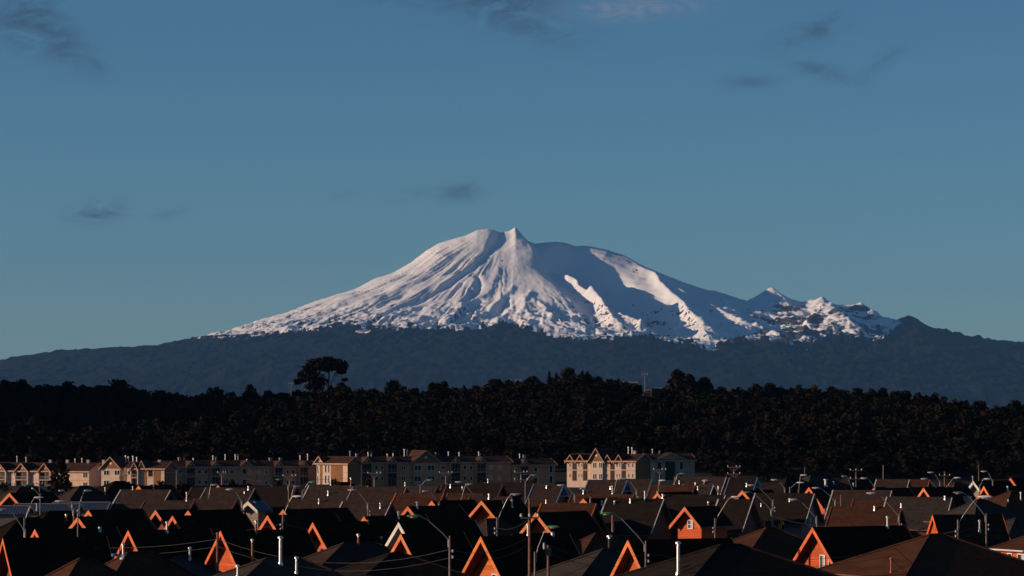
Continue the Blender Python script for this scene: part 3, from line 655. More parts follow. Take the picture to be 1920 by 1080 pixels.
        m = MB(); yf = -proj_ + .45; m.prism([(x - h, yf, z1), (x + h, yf, z1), (x, yf, za - .05)], [(x - h, yf + .12, z1), (x + h, yf + .12, z1), (x, yf + .12, za - .05)]); m.build('gable_wall', M['apt_brown'] if open_ or biggable else M[wall], r)
        if vent:
            m = MB(); c = za - (za - z1) * .55; m.prism([(x + .3 * math.cos(q), yf - .04, c + .3 * math.sin(q)) for q in [6.283 * j / 10 for j in range(10)]], [(x + .3 * math.cos(q), yf - .003, c + .3 * math.sin(q)) for q in [6.283 * j / 10 for j in range(10)]]); m.build('round_vent', M['trim_white'], r)
        if open_:
            zb = zc; w = h * .92
            m = MB(); m.box(x - w, x + w, -.05, -.004, .05, ze - .2); bk = m.build('recess_shade_panel', M['flue_and_shade_dark'], r)  # flat dark panel, the recess shade put into its colour
            for zz in (.15, zb + .1):
                m = MB(); m.box(x - .02, x + .06, -.09, -.052, zz, zz + 2.0); m.box(x - w * .6, x - w * .6 + .07, -.09, -.052, zz, zz + 2.0); m.box(x + w * .6, x + w * .6 + .07, -.09, -.052, zz, zz + 2.0); m.box(x - w * .6, x + w * .6, -.09, -.052, zz + 1.95, zz + 2.03); m.build('glass_door', M['trim_grey'], bk)
            for s in (-1, 1):
                m = MB(); xx = x + s * (w + .1); m.box(xx - .14, xx + .14, -proj_ + .15, -.002, 0, z1 - .02); m.build('pier', M[wall], r)
            m = MB(); m.box(x - w, x + w, -proj_ + .1, -.1, zb - .12, zb + .12); bl = m.build('balcony', M['apt_trim'], r)
            m = MB(); yy = -proj_ + .14; m.box(x - w, x + w, yy - .02, yy + .02, zb + .82, zb + .88)
            q = x - w
            while q < x + w: m.box(q, q + .03, yy - .012, yy + .012, zb + .12, zb + .82); q += .22
            m.build('railing', M['trim_grey'], bl)
    for p in porches: gable(p[0], p[1], p[2], .9, True)
    for p in dormers: gable(p[0], p[1], p[2], .55, False, False)
    if biggable:
        px, hw, ap = biggable[:3]; x = lx(px); k = AD / FPX; h = hw * k / max(.5, math.cos(a)) * .82
        m = MB(); m.box(x - h, x + h, -.62, -.0, 0, ze - .05); m.build('bay_wall', M[wall], r); gable(px, hw, ap, 1.15, False)
        for cx, cy, w, hh in biggable[3]:
            xx = lx(cx); z = lz(cy, xx); kk = k; w *= kk; hh *= kk; f = MB(); b = .09; y = -.68
            for (q0, q1, s0, s1) in ((-.5, .5, -.5, -.5), (-.5, .5, .5, .5)): f.box(xx - w / 2, xx + w / 2, y, -.622, z + s0 * hh - b / 2, z + s0 * hh + b / 2)
            for q in (-.5, 0, .5): f.box(xx + q * w - b / 2, xx + q * w + b / 2, y - .003, -.622, z - hh / 2 + b / 2, z + hh / 2 - b / 2)
            wo = f.build('window', M['trim_white'], r)
            for q in (-.25, .25): g = MB(); g.box(xx + q * w - w / 4 + b / 2, xx + q * w + w / 4 - b / 2, -.645, -.624, z - hh / 2 + b / 2, z + hh / 2 - b / 2); g.build('pane', M['glass'], wo)
    for (c0, c1, r0, r1, mm) in panels:
        m = MB(); x = lx(c0); xx = lx(c1); m.box(x, xx, -.045, -.003, max(.02, lz(r1, x)), lz(r0, x)); m.build('wall_panel', M[mm], r)
    for (fx, top, kind) in flues:
        x = lx(fx); yy = depth * .5; z0 = zr - .2; z1 = CAMZ + (HZ - top) * (P0.y + yy + x * e.y) / FPX - P0.z
        if kind == 'block': m = MB(); m.box(x - .35, x + .35, yy - .3, yy + .3, z0, z1 - .1); m.box(x - .42, x + .42, yy - .37, yy + .37, z1 - .1, z1); m.build('chimney', M['trim_grey'], rf)
        else: m = MB(); m.lathe([(.12, z0), (.12, z1 - .35), (.2, z1 - .33), (.2, z1 - .12), (.06, z1)], 8, (x, yy)); m.build('flue', M['steel'], rf)
    return r
N_ = 'apartment_building'
apt_block(N_, -60, 168, 881, 867, -24, 'leftmost sunlit beige apartment block with balconies, half hidden by a dark tree', porches=[(3,13,869),(44,13,869),(87,12,869)], windows=[(22,888,5,8,1),(29,889,5,8,1),(64,888,5,7,1),(75,888,5,7,1),(161,890,10,12,2)], d=824, flues=[(15,854,'f'),(32,856,'f'),(78,862,'block'),(110,862,'block'),(124,859,'f'),(137,858,'f'),(149,862,'block'),(178,862,'block')])
apt_block(N_, 190, 233, 877, 868, -20, 'sunlit beige apartment block with broad front gable and round vent, left of centre', depth=9, biggable=(211,20,857,[(203,886,11,9),(223,886,11,9),(203,905,11,9),(223,905,11,9)]), flues=[(221,853,'f'),(226,855,'f')], d=801)
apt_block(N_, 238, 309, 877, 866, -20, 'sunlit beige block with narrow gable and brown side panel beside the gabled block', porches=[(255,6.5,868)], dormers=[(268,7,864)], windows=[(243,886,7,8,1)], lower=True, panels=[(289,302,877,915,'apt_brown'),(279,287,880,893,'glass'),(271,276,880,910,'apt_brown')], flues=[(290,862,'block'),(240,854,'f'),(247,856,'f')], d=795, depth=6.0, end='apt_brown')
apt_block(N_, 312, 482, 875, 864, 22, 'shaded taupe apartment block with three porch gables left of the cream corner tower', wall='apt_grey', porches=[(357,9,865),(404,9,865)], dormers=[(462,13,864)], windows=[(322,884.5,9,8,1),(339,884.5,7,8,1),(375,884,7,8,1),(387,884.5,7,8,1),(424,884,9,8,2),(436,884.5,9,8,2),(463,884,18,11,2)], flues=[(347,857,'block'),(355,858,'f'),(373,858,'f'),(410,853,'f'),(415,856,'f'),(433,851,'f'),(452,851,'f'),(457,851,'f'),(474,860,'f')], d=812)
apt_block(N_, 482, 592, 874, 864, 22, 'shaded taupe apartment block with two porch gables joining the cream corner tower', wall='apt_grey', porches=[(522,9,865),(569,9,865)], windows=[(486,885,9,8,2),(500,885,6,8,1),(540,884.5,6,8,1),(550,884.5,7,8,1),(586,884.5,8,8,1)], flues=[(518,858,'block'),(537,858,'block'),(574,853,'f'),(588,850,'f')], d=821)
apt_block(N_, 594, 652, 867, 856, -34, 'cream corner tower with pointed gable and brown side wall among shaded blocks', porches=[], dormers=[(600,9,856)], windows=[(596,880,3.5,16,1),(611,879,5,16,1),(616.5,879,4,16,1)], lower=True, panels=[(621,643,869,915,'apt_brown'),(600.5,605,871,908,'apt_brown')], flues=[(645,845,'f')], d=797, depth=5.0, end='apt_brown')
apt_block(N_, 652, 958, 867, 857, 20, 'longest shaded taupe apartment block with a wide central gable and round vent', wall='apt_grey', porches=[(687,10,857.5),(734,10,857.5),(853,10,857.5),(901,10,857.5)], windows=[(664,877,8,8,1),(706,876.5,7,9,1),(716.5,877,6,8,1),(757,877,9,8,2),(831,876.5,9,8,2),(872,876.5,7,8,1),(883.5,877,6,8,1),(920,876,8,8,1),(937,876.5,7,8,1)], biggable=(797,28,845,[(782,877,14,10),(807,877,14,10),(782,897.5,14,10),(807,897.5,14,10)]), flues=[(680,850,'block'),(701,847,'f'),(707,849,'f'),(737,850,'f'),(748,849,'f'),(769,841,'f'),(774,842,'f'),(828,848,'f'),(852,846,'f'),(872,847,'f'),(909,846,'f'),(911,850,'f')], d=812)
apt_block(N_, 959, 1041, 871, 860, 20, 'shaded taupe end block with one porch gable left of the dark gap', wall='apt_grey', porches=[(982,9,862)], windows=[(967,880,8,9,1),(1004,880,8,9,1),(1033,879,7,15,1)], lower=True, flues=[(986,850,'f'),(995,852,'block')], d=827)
apt_block(N_, 1063, 1191, 863, 851, -26, 'bright sunlit cream block with five pointed gables right of the dark gap', porches=[], dormers=[(1070,7,853),(1089,7,853),(1140,7,853),(1161,7,853)], windows=[(1068.5,872,3.5,8,1),(1085,872,3,8,1),(1090,872,3,8,1),(1107,872,3,8,1),(1138,872,4,8,1),(1156,872,3,8,1),(1161,872,3,8,1),(1178,872,3.5,8,1),(1185.5,872,3.5,8,1)], biggable=(1120,14,841,[(1116.5,872,6.5,10),(1128,872,6.5,10),(1116.5,893,6.5,10),(1128,893,6.5,10)]), panels=[(1073,1081,865,880,'apt_recess_shade'),(1073,1081,882,901,'apt_recess_shade'),(1093,1101,865,880,'apt_recess_shade'),(1093,1101,882,901,'apt_recess_shade'),(1144,1152,865,880,'apt_recess_shade'),(1144,1152,882,901,'apt_recess_shade'),(1165,1173,865,880,'apt_recess_shade'),(1165,1173,882,901,'apt_recess_shade')], flues=[(1104,845,'f'),(1164,837,'f'),(1171,838,'f'),(1176,845,'block')], d=800, end='apt_brown')  # dark panels paint the shade of balcony recesses onto the flat front
apt_block(N_, 1219, 1302, 862, 851, 14, 'grey shaded block with a tall dark stair window and low gable beside the pointed-gable block', wall='apt_stone', porches=[], dormers=[(1258,31,849.5)], windows=[(1236,873,9,15,1),(1277,873,8,15,1)], lower=True, panels=[(1247,1265,865,900,'flue_and_shade_dark'),(1219.5,1228,866,902,'apt_wall')], flues=[(1233,841,'f'),(1246,844,'f')], d=800)  # pale left strip puts the sunlit return wall into the facade colour
# ------------------------------------------------------------------ the estate of small houses
ROOFS_V, ROOFS_F, ROOF_OWNER = [], [], []          # every roof polygon, to stand the flues on
PLACED = []                                         # footprints (centre, axis, half length, half width)
def rect_of(o, th, xa, xb, w):
    ax = Vector((math.cos(th), math.sin(th))); c = Vector((o[0], o[1])) + ax * (xa + xb) / 2
    return (c, ax, (xb - xa) / 2, w)
def overlap(A, B):
    m = 1e9
    for P, Q in ((A, B), (B, A)):
        for ax in (P[1], Vector((-P[1].y, P[1].x))):
            def ext(S): return abs(S[1].dot(ax)) * S[2] + abs(Vector((-S[1].y, S[1].x)).dot(ax)) * S[3]
            m = min(m, ext(A) + ext(B) - abs((A[0] - B[0]).dot(ax)))
    return m
def settle(spec):
    """choose the ridge height (hence the distance along the same line of sight) that keeps clear of the houses already standing"""
    best = None
    for dz in (0, -.25, .25, -.5, .5, -.75, .75, -1.0, 1.0, -1.3, 1.3, 1.6):
        zr = spec['zr'] + dz; p = at_z(spec['px'], spec['py'], zr); g = float(ground_h(p.x, p.y)) if p.y < 830 else 0
        A = rect_of(p, R(spec['th']), spec['xa'], spec['xb'], spec['W'])
        ov = max([overlap(A, B) for B in PLACED] + [-9])
        if best is None or ov < best[0] - .05: best = (ov, zr, p, A)
        if ov < .15: break
    PLACED.append(best[3]); spec['ov'] = best[0]
    return best[1], best[2]
def roof_reg(root, ob, mb):
    n = len(ROOFS_V); mw = Matrix.Translation(root.location) @ Matrix.Rotation(root.rotation_euler.z, 4, 'Z')
    ROOFS_V.extend(mw @ Vector(v) for v in mb.v)
    for f in mb.f: ROOFS_F.append([n + i for i in f]); ROOF_OWNER.append((root, ob))
def window(root, mb_place, w, h, cols=2, rows=1, trim='trim_white', lit=False):
    """a framed window; mb_place(u, v, out) gives a point on the wall"""
    b = .08; f = MB()
    def bx(m, u0, u1, v0, v1, o0, o1):
        a = [mb_place(u, v, o0) for u, v in ((u0, v0), (u1, v0), (u1, v1), (u0, v1))]; c = [mb_place(u, v, o1) for u, v in ((u0, v0), (u1, v0), (u1, v1), (u0, v1))]; m.prism(a, c)
    bx(f, -w / 2 - b, w / 2 + b, -h / 2 - b, -h / 2, .03, .10); bx(f, -w / 2 - b, w / 2 + b, h / 2, h / 2 + b, .03, .10)
    for i in range(cols + 1):
        u = -w / 2 + w * i / cols; e = b if i in (0, cols) else b * .6; u0 = u - (e if i == 0 else e / 2 if i < cols else 0); bx(f, u0, u0 + e, -h / 2, h / 2, .03, .10)
    for j in range(1, rows): v = -h / 2 + h * j / rows; bx(f, -w / 2, w / 2, v - .03, v + .03, .035, .09)
    wo = link('window', None, root, (0, 0, 0)); f.build('frame', M[trim], wo)
    for i in range(cols):
        g = MB(); u0 = -w / 2 + w * i / cols + b * .35; u1 = -w / 2 + w * (i + 1) / cols - b * .35; bx(g, u0, u1, -h / 2, h / 2, .032, .05); g.build('pane', M['curtain' if lit and i == 1 else 'glass'], wo)
    return wo
HOUSES = []
def gable_house(px, py, th, L, Wh, pitch, zr, roof, wall, trim, label, planks=None, oh=.85, end_trim=None, group=None, truss=False, windows=(), name='house', half=None, far_trim=None, verge=None):
    """px, py: where the near ridge end shows in the photo; th: bearing of the ridge away from it"""
    tp = math.tan(R(pitch)); z, p = settle(dict(px=px, py=py, th=th, zr=zr, xa=0, xb=L, W=Wh - .3))
    d = p.y; r = thing(name, (p.x, p.y, 0), label, 'house', group, R(th)); zr = z; t = .17
    ze = zr - Wh * tp; zf = -.3 if d < 545 else -1.3
    if ze < 1.9: Wh = (zr - 1.9) / tp; ze = 1.9
    # body
    wi = Wh - .45; zw = zr - wi * tp - .02; m = MB(); x0, x1 = oh, L - .55
    m.prism([(x0, -wi, zf), (x0, wi, zf), (x0, wi, zw), (x0, 0, zr - .03), (x0, -wi, zw)], [(x1, -wi, zf), (x1, wi, zf), (x1, wi, zw), (x1, 0, zr - .03), (x1, -wi, zw)])
    m.build('wall', M[wall], r)
    # two roof slopes and their ridge cap
    m = MB()
    for s in (-1, 1): m.prism([(0, s * Wh, ze), (0, 0, zr), (0, 0, zr + t * 1.25), (0, s * Wh, ze + t)], [(L, s * Wh, ze), (L, 0, zr), (L, 0, zr + t * 1.25), (L, s * Wh, ze + t)])
    rf = m.build('roof', [M[roof], M['soffit']], r); roof_reg(r, rf, m)
    m = MB(); q = .16; zt = zr + t * 1.25
    for s in (-1, 1): m.prism([(.02, 0, zt + .002), (.02, 0, zt + .05), (.02, s * q, zt + .05 - q * tp), (.02, s * q, zt + .006 - q * tp)], [(L - .02, 0, zt + .002), (L - .02, 0, zt + .05), (L - .02, s * q, zt + .05 - q * tp), (L - .02, s * q, zt + .006 - q * tp)])
    m.build('ridge_cap', M[roof], rf)
    # soffit under the front overhang
    m = MB()
    for s in (-1, 1): m.prism([(.004, s * Wh, ze - .03), (.004, 0, zr - .03), (.004, 0, zr - .004), (.004, s * Wh, ze - .004)], [(oh, s * Wh, ze - .03), (oh, 0, zr - .03), (oh, 0, zr - .004), (oh, s * Wh, ze - .004)])
    m.build('soffit', M['soffit' if trim != 'trim_cream' else 'trim_grey'], rf)
    bw = .30 if d < 420 else .36
    for xx, tr in ((-.05, trim), (L + .004, end_trim or trim)):
        for s in (-1, 1):
            if far_trim and (s < 0 or xx < 0): tr = far_trim  # these boards get a dark colour standing for their shade
            elif s > 0: tr = trim if xx < 0 else (end_trim or trim)
            m = MB(); e = .06; m.prism([(xx, s * (Wh + e), ze - bw * .6 - e * tp), (xx, 0, zr - bw * .6), (xx, 0, zt + .06), (xx, s * (Wh + e), ze + t + .04 - e * tp)], [(xx + .046, s * (Wh + e), ze - bw * .6 - e * tp), (xx + .046, 0, zr - bw * .6), (xx + .046, 0, zt + .06), (xx + .046, s * (Wh + e), ze + t + .04 - e * tp)])
            m.build('bargeboard', M[tr], r)
    for s in (-1, 1):
        m = MB(); m.box(.05, L - .05, s * Wh + (.01 if s > 0 else -.11), s * Wh + (.11 if s > 0 else -.01), ze - .02, ze + .10); m.build('gutter', M['trim_brown'], rf)
    if verge:  # pale strip added along the slope edge for a sunlit look
        for xx in (-.06, L - .12):
            m = MB(); m.prism([(xx, Wh, ze + t + .003), (xx, .1, zt - .1 * tp + .003), (xx, .1, zt - .1 * tp + .08), (xx, Wh, ze + t + .08)], [(xx + .09, Wh, ze + t + .003), (xx + .09, .1, zt - .1 * tp + .003), (xx + .09, .1, zt - .1 * tp + .08), (xx + .09, Wh, ze + t + .08)])
            m.build('lit_verge_strip', M[verge], rf)
    if truss:
        m = MB(); zz = zr - Wh * tp * .42; hw = Wh * .42
        m.box(-.045, .0, -hw, hw, zz - .09, zz + .09); m.box(-.044, -.002, -.08, .08, zz + .09, zr - .2); m.build('collar_tie', M[trim], r)
    if planks:
        bh = .2; i = 0; v = zw - .4; zs = []
        while v < zr - .2: zs.append(v); v += bh
        for v in zs:
            m = MB(); a0 = min(wi, (zr - .06 - v) / tp); a1 = min(wi, max(.02, (zr - .06 - v - bh) / tp)); g = random.uniform(0, .006)
            m.prism([(x0 - .045 - g, -a0, v + .012), (x0 - .045 - g, a0, v + .012), (x0 - .022 - g, a1, v + bh), (x0 - .022 - g, -a1, v + bh)], [(x0 - .004, -a0, v + .012), (x0 - .004, a0, v + .012), (x0 - .004, a1, v + bh), (x0 - .004, -a1, v + bh)])
            m.build('plank', M[planks], r)
    for (u, zc, w, h, c, rr) in windows:      # on the front gable: u to the viewer's right
        window(r, lambda uu, vv, o, u=u, zc=zc: (x0 - .02 - o, -(u + uu), zc + vv), w, h, c, rr, lit=True)
    HOUSES.append((r, d)); return r
def hip_house(px, py, th, Lr, Wh, pitch, zr, roof, wall, label, run=None, gutter='trim_brown', windows=(), ridge_t=.12, group=None):
    """px, py: the near end of the ridge in the photo"""
    tp = math.tan(R(pitch)); run = run or Wh; z, p = settle(dict(px=px, py=py, th=th, zr=zr, xa=-run + .3, xb=Lr + run - .3, W=Wh - .3))
    zr = z; ze = zr - Wh * tp; d = p.y; zf = -.3 if d < 545 else -1.3
    r = thing('house', (p.x, p.y, 0), label, 'house', group, R(th))
    if ze < 1.9: k = (zr - 1.9) / (zr - ze); Wh *= k; run *= k; ze = 1.9
    w = Wh - .5; m = MB(); m.box(-run + .5, Lr + run - .5, -w, w, zf, ze + .12); m.build('wall', M[wall], r)
    E = [(-run, -Wh, ze), (Lr + run, -Wh, ze), (Lr + run, Wh, ze), (-run, Wh, ze)]; A, B = (0, 0, zr), (max(Lr, .05), 0, zr); m = MB()
    m.poly([E[0], E[1], B, A]); m.poly([E[1], E[2], B]); m.poly([E[2], E[3], A, B]); m.poly([E[3], E[0], A])
    D = [(x, y, zz - .14) for x, y, zz in E]; m.poly([D[3], D[2], D[1], D[0]], 1)
    for i in range(4): j = (i + 1) % 4; m.poly([E[i], D[i], D[j], E[j]], 1)
    rf = m.build('roof', [M[roof], M['soffit']], r); roof_reg(r, rf, m)
    for a, b in ((A, B), (A, E[0]), (A, E[3]), (B, E[1]), (B, E[2])):
        m = MB(); va, vb = Vector(a) + Vector((0, 0, .035)), Vector(b) + Vector((0, 0, .035)); m.tube([va, vb], ridge_t * .75, 4); m.build('ridge_cap', M[roof], rf)
    for q in range(4):
        a, b = Vector(E[q]), Vector(E[(q + 1) % 4]); n = Vector((b.y - a.y, a.x - b.x, 0)).normalized() * .06; m = MB(); m.tube([a + n, b + n], .07, 5); m.build('gutter', M[gutter], rf)
    for side, u, zc, ww, hh, c, rr in windows:
        if side == 'f': window(r, lambda uu, vv, o, u=u, zc=zc: (u + uu, -w - o + .02, zc + vv), ww, hh, c, rr, lit=True)
        else: window(r, lambda uu, vv, o, u=u, zc=zc: (-run + .5 - o + .02, -(u + uu), zc + vv), ww, hh, c, rr, lit=True)
    HOUSES.append((r, d)); return r
OR, BR, CR = ('sid_orange', 'trim_orange'), ('sid_brown', 'trim_brown'), ('sid_grey', 'trim_cream')
G, H = gable_house, hip_house
# ---- front rows (nearest the viewer), left to right
H(150,1048, 33, .8, 3.6, 36, 6.3,'r_red','sid_brown','red-brown hip roof with kinked face at the bottom edge, left of the blue tank')
H(240,1037, 33, 2.0, 4.2, 36, 6.4,'r_red','sid_brown','red-brown hip roof carrying a flue with a white collar and small blue tank')
H(338,1044, 20, .2, 5.4, 26, 6.0,'r_dmetal','sid_brown','black ribbed sheet-metal hip roof with one pale sunlit edge at the bottom', gutter='trim_white')
H(500,1048, 26, 2.4, 4.8, 25, 6.2,'r_grey','sid_brown','grey-brown hip roof with a copper-toned flue between two taller steel flues')
H(646,1019, 25, 2.6, 4.3, 27, 5.9,'r_brown','sid_brick','brown hip roof above a rust wall with white-framed windows', windows=[('l',-2.6,2.95,.9,1.1,2,1),('l',-.4,2.95,1.0,1.1,2,1),('l',1.9,2.95,.9,1.1,2,1),('f',-2.0,2.95,1.2,1.1,2,1),('f',.6,2.95,1.2,1.1,2,1)])
H(735,1038, 24, .8, 6.6, 23, 6.4,'r_char','sid_brown','wide dark hip roof directly below the small cream and orange gables')
H(1117,1001, 26, 1.6, 4.4, 33, 6.2,'r_red','sid_brown','brown hip roof with a stout dark-bodied flue behind the grey hip roof')
H(1131,1031, 26, 2.6, 5.8, 26, 6.2,'r_grey','sid_brown','large grey hip roof at the bottom edge right of the tall crossarm pole', gutter='trim_blue')
H(1352,1023, 25, 1.5, 6.4, 23, 7.4,'r_char','sid_brown','broad charcoal hip roof with grey sunlit left face at the bottom edge')
H(1437,991, 25, .8, 5.6, 27, 6.0,'r_red','sid_brown','red-brown hip roof just left of the big orange gable with two windows')
H(1744,1003, 26, 1.2, 7.2, 24, 6.4,'r_red','sid_brown','largest red-brown hip roof, bottom right, with an orange rusted flue')
H(1905,972, 27, 1.6, 5.6, 25, 5.6,'r_grey','sid_brown','grey hip roof behind the right-hand lamp pole, its sunlit face half hidden')
H(1950,997, 26, 2, 3.3, 26, 5.8,'r_red','sid_orange','brown hip roof above an orange wall with white window posts at the right edge', windows=[('l',-2.0,3.3,.6,1.1,1,1),('l',-.6,3.3,.6,1.1,1,1),('l',1.2,3.3,1.1,1.1,2,1),('f',-1.6,3.3,1.0,1.1,2,1),('f',.6,3.3,1.0,1.1,2,1)], gutter='trim_white')
H(1958,1043, 33, 1, 4.2, 30, 4.6,'r_red','sid_brown','low red-brown roof corner at the bottom right edge under the orange wall')
H(912,974, 48, 2.2, 2.6, 40, 5.4,'r_brown','sid_brown','brown lean-to hip below the orange gable left of the bare lamp arm')
H(962,1003, 33, 5.2, 3.4, 38, 6.3,'r_black','sid_brown','black long hip roof cutting off the gable by the tall crossarm pole')
G(1524,994, 31, 10, 4.2, 45, 6.8,'r_black','sid_orange','trim_orange','largest bright orange gable with two white-framed windows, bottom right', planks='plank', windows=[(.35,3.45,.62,1.3,2,1),(1.55,3.45,.55,1.3,1,1)])
G(1178,1019, 28, 8.5, 3.9, 46, 6.9,'r_black','sid_amber','trim_amber','steep orange planked gable between the stout dark flue and the tall right flue', planks='plank_amber')
G(902,1012, 33, 8.2, 4.3, 46, 6.6,'r_black','sid_amber','trim_amber','tall orange planked gable with one white window, bottom centre', planks='plank_amber', oh=1.1, windows=[(.5,3.55,.9,.7,2,1)])
G(752,1007, 36, 6.0, 3.0, 46, 6.9,'r_black','sid_amber','trim_amber','small orange gable overlapping the cream-edged gable behind it', planks='plank_amber')
G(748,985, 39, 8.0, 3.6, 46, 7.1,'r_black','sid_grey','trim_cream','gable with cream bargeboards and grey shaded wall', oh=1.3)
G(587,985, 40, 9.0, 4.2, 47, 6.8,'r_black','sid_red','trim_orange','pinkish red planked gable cut off below by a brown hip roof', planks='plank_red', oh=1.15)
G(414,1001, 35, 8.3, 3.8, 46, 7.1,'r_black','sid_orange','trim_orange','orange planked gable with a utility pole standing in front of it', planks='plank')
G(241,1000, 37, 8.0, 3.7, 46, 6.3,'r_black','sid_orange','trim_orange','orange gable right behind the flue with the white collar, lit at its lower right', planks='plank')
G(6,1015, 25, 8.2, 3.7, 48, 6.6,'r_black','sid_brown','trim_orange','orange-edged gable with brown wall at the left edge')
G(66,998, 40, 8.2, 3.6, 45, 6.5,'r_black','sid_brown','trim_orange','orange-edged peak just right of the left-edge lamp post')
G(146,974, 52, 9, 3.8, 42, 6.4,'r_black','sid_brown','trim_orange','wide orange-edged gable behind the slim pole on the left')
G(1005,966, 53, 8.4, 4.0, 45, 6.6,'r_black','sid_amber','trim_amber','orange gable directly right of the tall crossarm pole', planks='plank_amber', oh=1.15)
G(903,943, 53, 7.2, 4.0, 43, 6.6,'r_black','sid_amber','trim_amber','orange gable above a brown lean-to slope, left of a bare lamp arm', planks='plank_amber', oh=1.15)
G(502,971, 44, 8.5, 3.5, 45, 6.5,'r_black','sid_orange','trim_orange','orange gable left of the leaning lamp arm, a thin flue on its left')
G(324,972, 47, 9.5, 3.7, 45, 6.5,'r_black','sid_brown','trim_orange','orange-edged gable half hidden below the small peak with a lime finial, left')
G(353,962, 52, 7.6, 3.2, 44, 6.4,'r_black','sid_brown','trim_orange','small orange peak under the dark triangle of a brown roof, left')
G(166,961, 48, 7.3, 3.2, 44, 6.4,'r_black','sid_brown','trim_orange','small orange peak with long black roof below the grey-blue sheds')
G(531,960, 52, 10, 3.6, 44, 6.4,'r_black','sid_brown','trim_orange','small orange peak where the leaning lamp arm meets its pole')
G(683,973, 45, 8, 3.4, 47, 6.4,'r_black','sid_orange','trim_orange','tiny orange peak under a thin brown flue, left of the cream gable')
G(765,954, 52, 8.5, 3.8, 43, 6.5,'r_black','sid_brown','trim_orange','reddish peak beside the green-hooded lamp head, centre')
G(810,943, 48, 7.2, 3.4, 44, 6.5,'r_black','sid_brown','trim_amber','orange-edged peak below the long red-brown roof, centre')
G(292,961, 50, 6, 2.6, 44, 6.2,'r_char','sid_brown','trim_orange','tiny pinkish gable corner beside a thin tall flue, left')
G(1749,970, 14, 7, 3.8, 50, 6.6,'r_char','sid_orange','trim_orange','narrow steep orange triangle standing beyond the largest red-brown hip roof', oh=.2)
G(1732,918, 36, 8, 3.8, 45, 6.6,'r_black','sid_amber','trim_amber','orange-edged gable rising over a grey roof, right, lit at its right foot')
G(1845,915, 30, 8, 3.6, 46, 6.6,'r_black','sid_amber','trim_amber','orange gable just above the big lamp head on the right')
G(1895,899, 40, 8, 3.4, 46, 6.4,'r_black','sid_orange','trim_orange','orange gable peak near the right edge above the brown hip roof')
G(1825,905, 40, 8, 3.0, 45, 6.4,'r_black','sid_grey','trim_cream','white-edged peak with a pale flue above it, far right rows')
G(1705,917, 40, 7, 2.8, 45, 6.2,'r_char','sid_orange','trim_orange','tiny orange peak left of the gable rising over a grey roof')
G(1638,919, 40, 7, 2.6, 45, 6.2,'r_char','sid_orange','trim_orange','tiny orange peak beside two lamp heads, right of the tall white flue')
G(1517,917, 40, 7, 2.6, 45, 6.2,'r_char','sid_red','trim_orange','tiny red peak above a white arched lamp head, right of centre')
G(1577,917, 20, 7, 3.0, 50, 6.2,'r_char','sid_brown','trim_brown','narrow dull red triangle beside a brown post, right')
G(1392,923, 52, 7, 3.2, 43, 6.3,'r_black','sid_brown','trim_amber','orange peak touching a grey lamp head above the roof with white verge')
G(1094,939, 54, 7, 3.2, 42, 6.3,'r_black','sid_brown','trim_amber','small orange-edged peak on the red-brown roofs right of the crossarm pole')
G(1233,927, 50, 7, 3.4, 44, 6.4,'r_black','sid_brown','trim_amber','zigzag orange peak at the foot of the white post, centre right')
G(409,913, 50, 7, 2.8, 42, 6.0,'r_char','sid_brown','trim_orange','faint orange peak at the foot of the far T pole, left')
G(260,914, 52, 7, 2.8, 42, 6.0,'r_char','sid_brown','trim_orange','small orange-edged peak just below the narrow-gabled apartment block')
G(18,928, 55, 8, 3.6, 38, 6.2,'r_black','sid_brown','trim_orange','low orange-edged gable at the far left below the apartments')
G(465,944, 60, 3.0, 1.3, 36, 6.0,'r_blue','sid_grey','trim_cream','small pale gable with a blue sheet roof, left of centre')
G(1284,955, 50, 6, 2.0, 44, 6.3,'r_black','sid_orange','trim_orange','narrow orange upper-floor gable with one white window, right of centre', planks='plank', windows=[(.15,4.7,.55,.8,2,2)], half=1)
# ---- houses whose long slope faces the viewer: near ridge end is the right-hand one
def Bh(px, py, L, Wh, roof, label, th=161, pitch=36, zr=6.6, trim='trim_cream', wall='sid_brown', **k): return G(px, py, th, L, Wh, pitch, zr, roof, wall, trim, label, oh=.5, far_trim=None if k.get('truss') else 'soffit', verge=trim, **k)  # end boards coloured dark as their shade; pale verge strip added as sunlit edge
Bh(364,943,6.0,4.2,'r_brown','brown roof slope ending in a dark triangle behind the small left peaks', trim='trim_brown')
Bh(444,940,5.2,4.2,'r_brown','brown roof slope left of the small pale gable with blue roof', trim='trim_brown')
Bh(1360,932,7.6,5.6,'r_char','large charcoal roof slope with a bright white right verge beside the orange upper-floor gable', end_trim='trim_brown')
Bh(1412,940,4.2,5.0,'r_char','charcoal roof slope above a small white porch, right of centre', zr=6.3)
Bh(1527,929,7.4,4.8,'r_char','charcoal roof slope with white right verge under an unlit lamp head', wall='sid_grey', windows=[(-.6,3.3,.7,1.0,2,1)])
Bh(1785,936,8.0,5.0,'r_grey','long grey roof slope with stepped white right verge, right side', zr=6.2)
Bh(1748,941,10,5.0,'r_red','red-brown roof slope with two small upright boards, right side', trim='trim_brown', zr=5.6)
Bh(1690,955,8,4.6,'r_red','dull red roof slope behind lamp poles, edged by brown boards', trim='trim_brown', zr=5.8)
Bh(832,929,6.2,4.6,'r_red','red-brown roof slope with orange left verge, left half of a pair, centre', trim='trim_orange')
Bh(905,929,4.6,4.6,'r_red','red-brown roof slope, right half of a pair behind crossing lamp arms', trim='trim_brown')
Bh(1118,948,6.2,4.6,'r_red','red-brown roof slope with orange verge above the orange gable by the crossarm pole', trim='trim_orange')
Bh(1188,931,8.0,4.4,'r_red','wide dull red roof slope below the cream apartment block', trim='trim_brown')
Bh(1245,939,6.8,5.2,'r_char','charcoal roof slope cut by a deep black shadow, centre right')
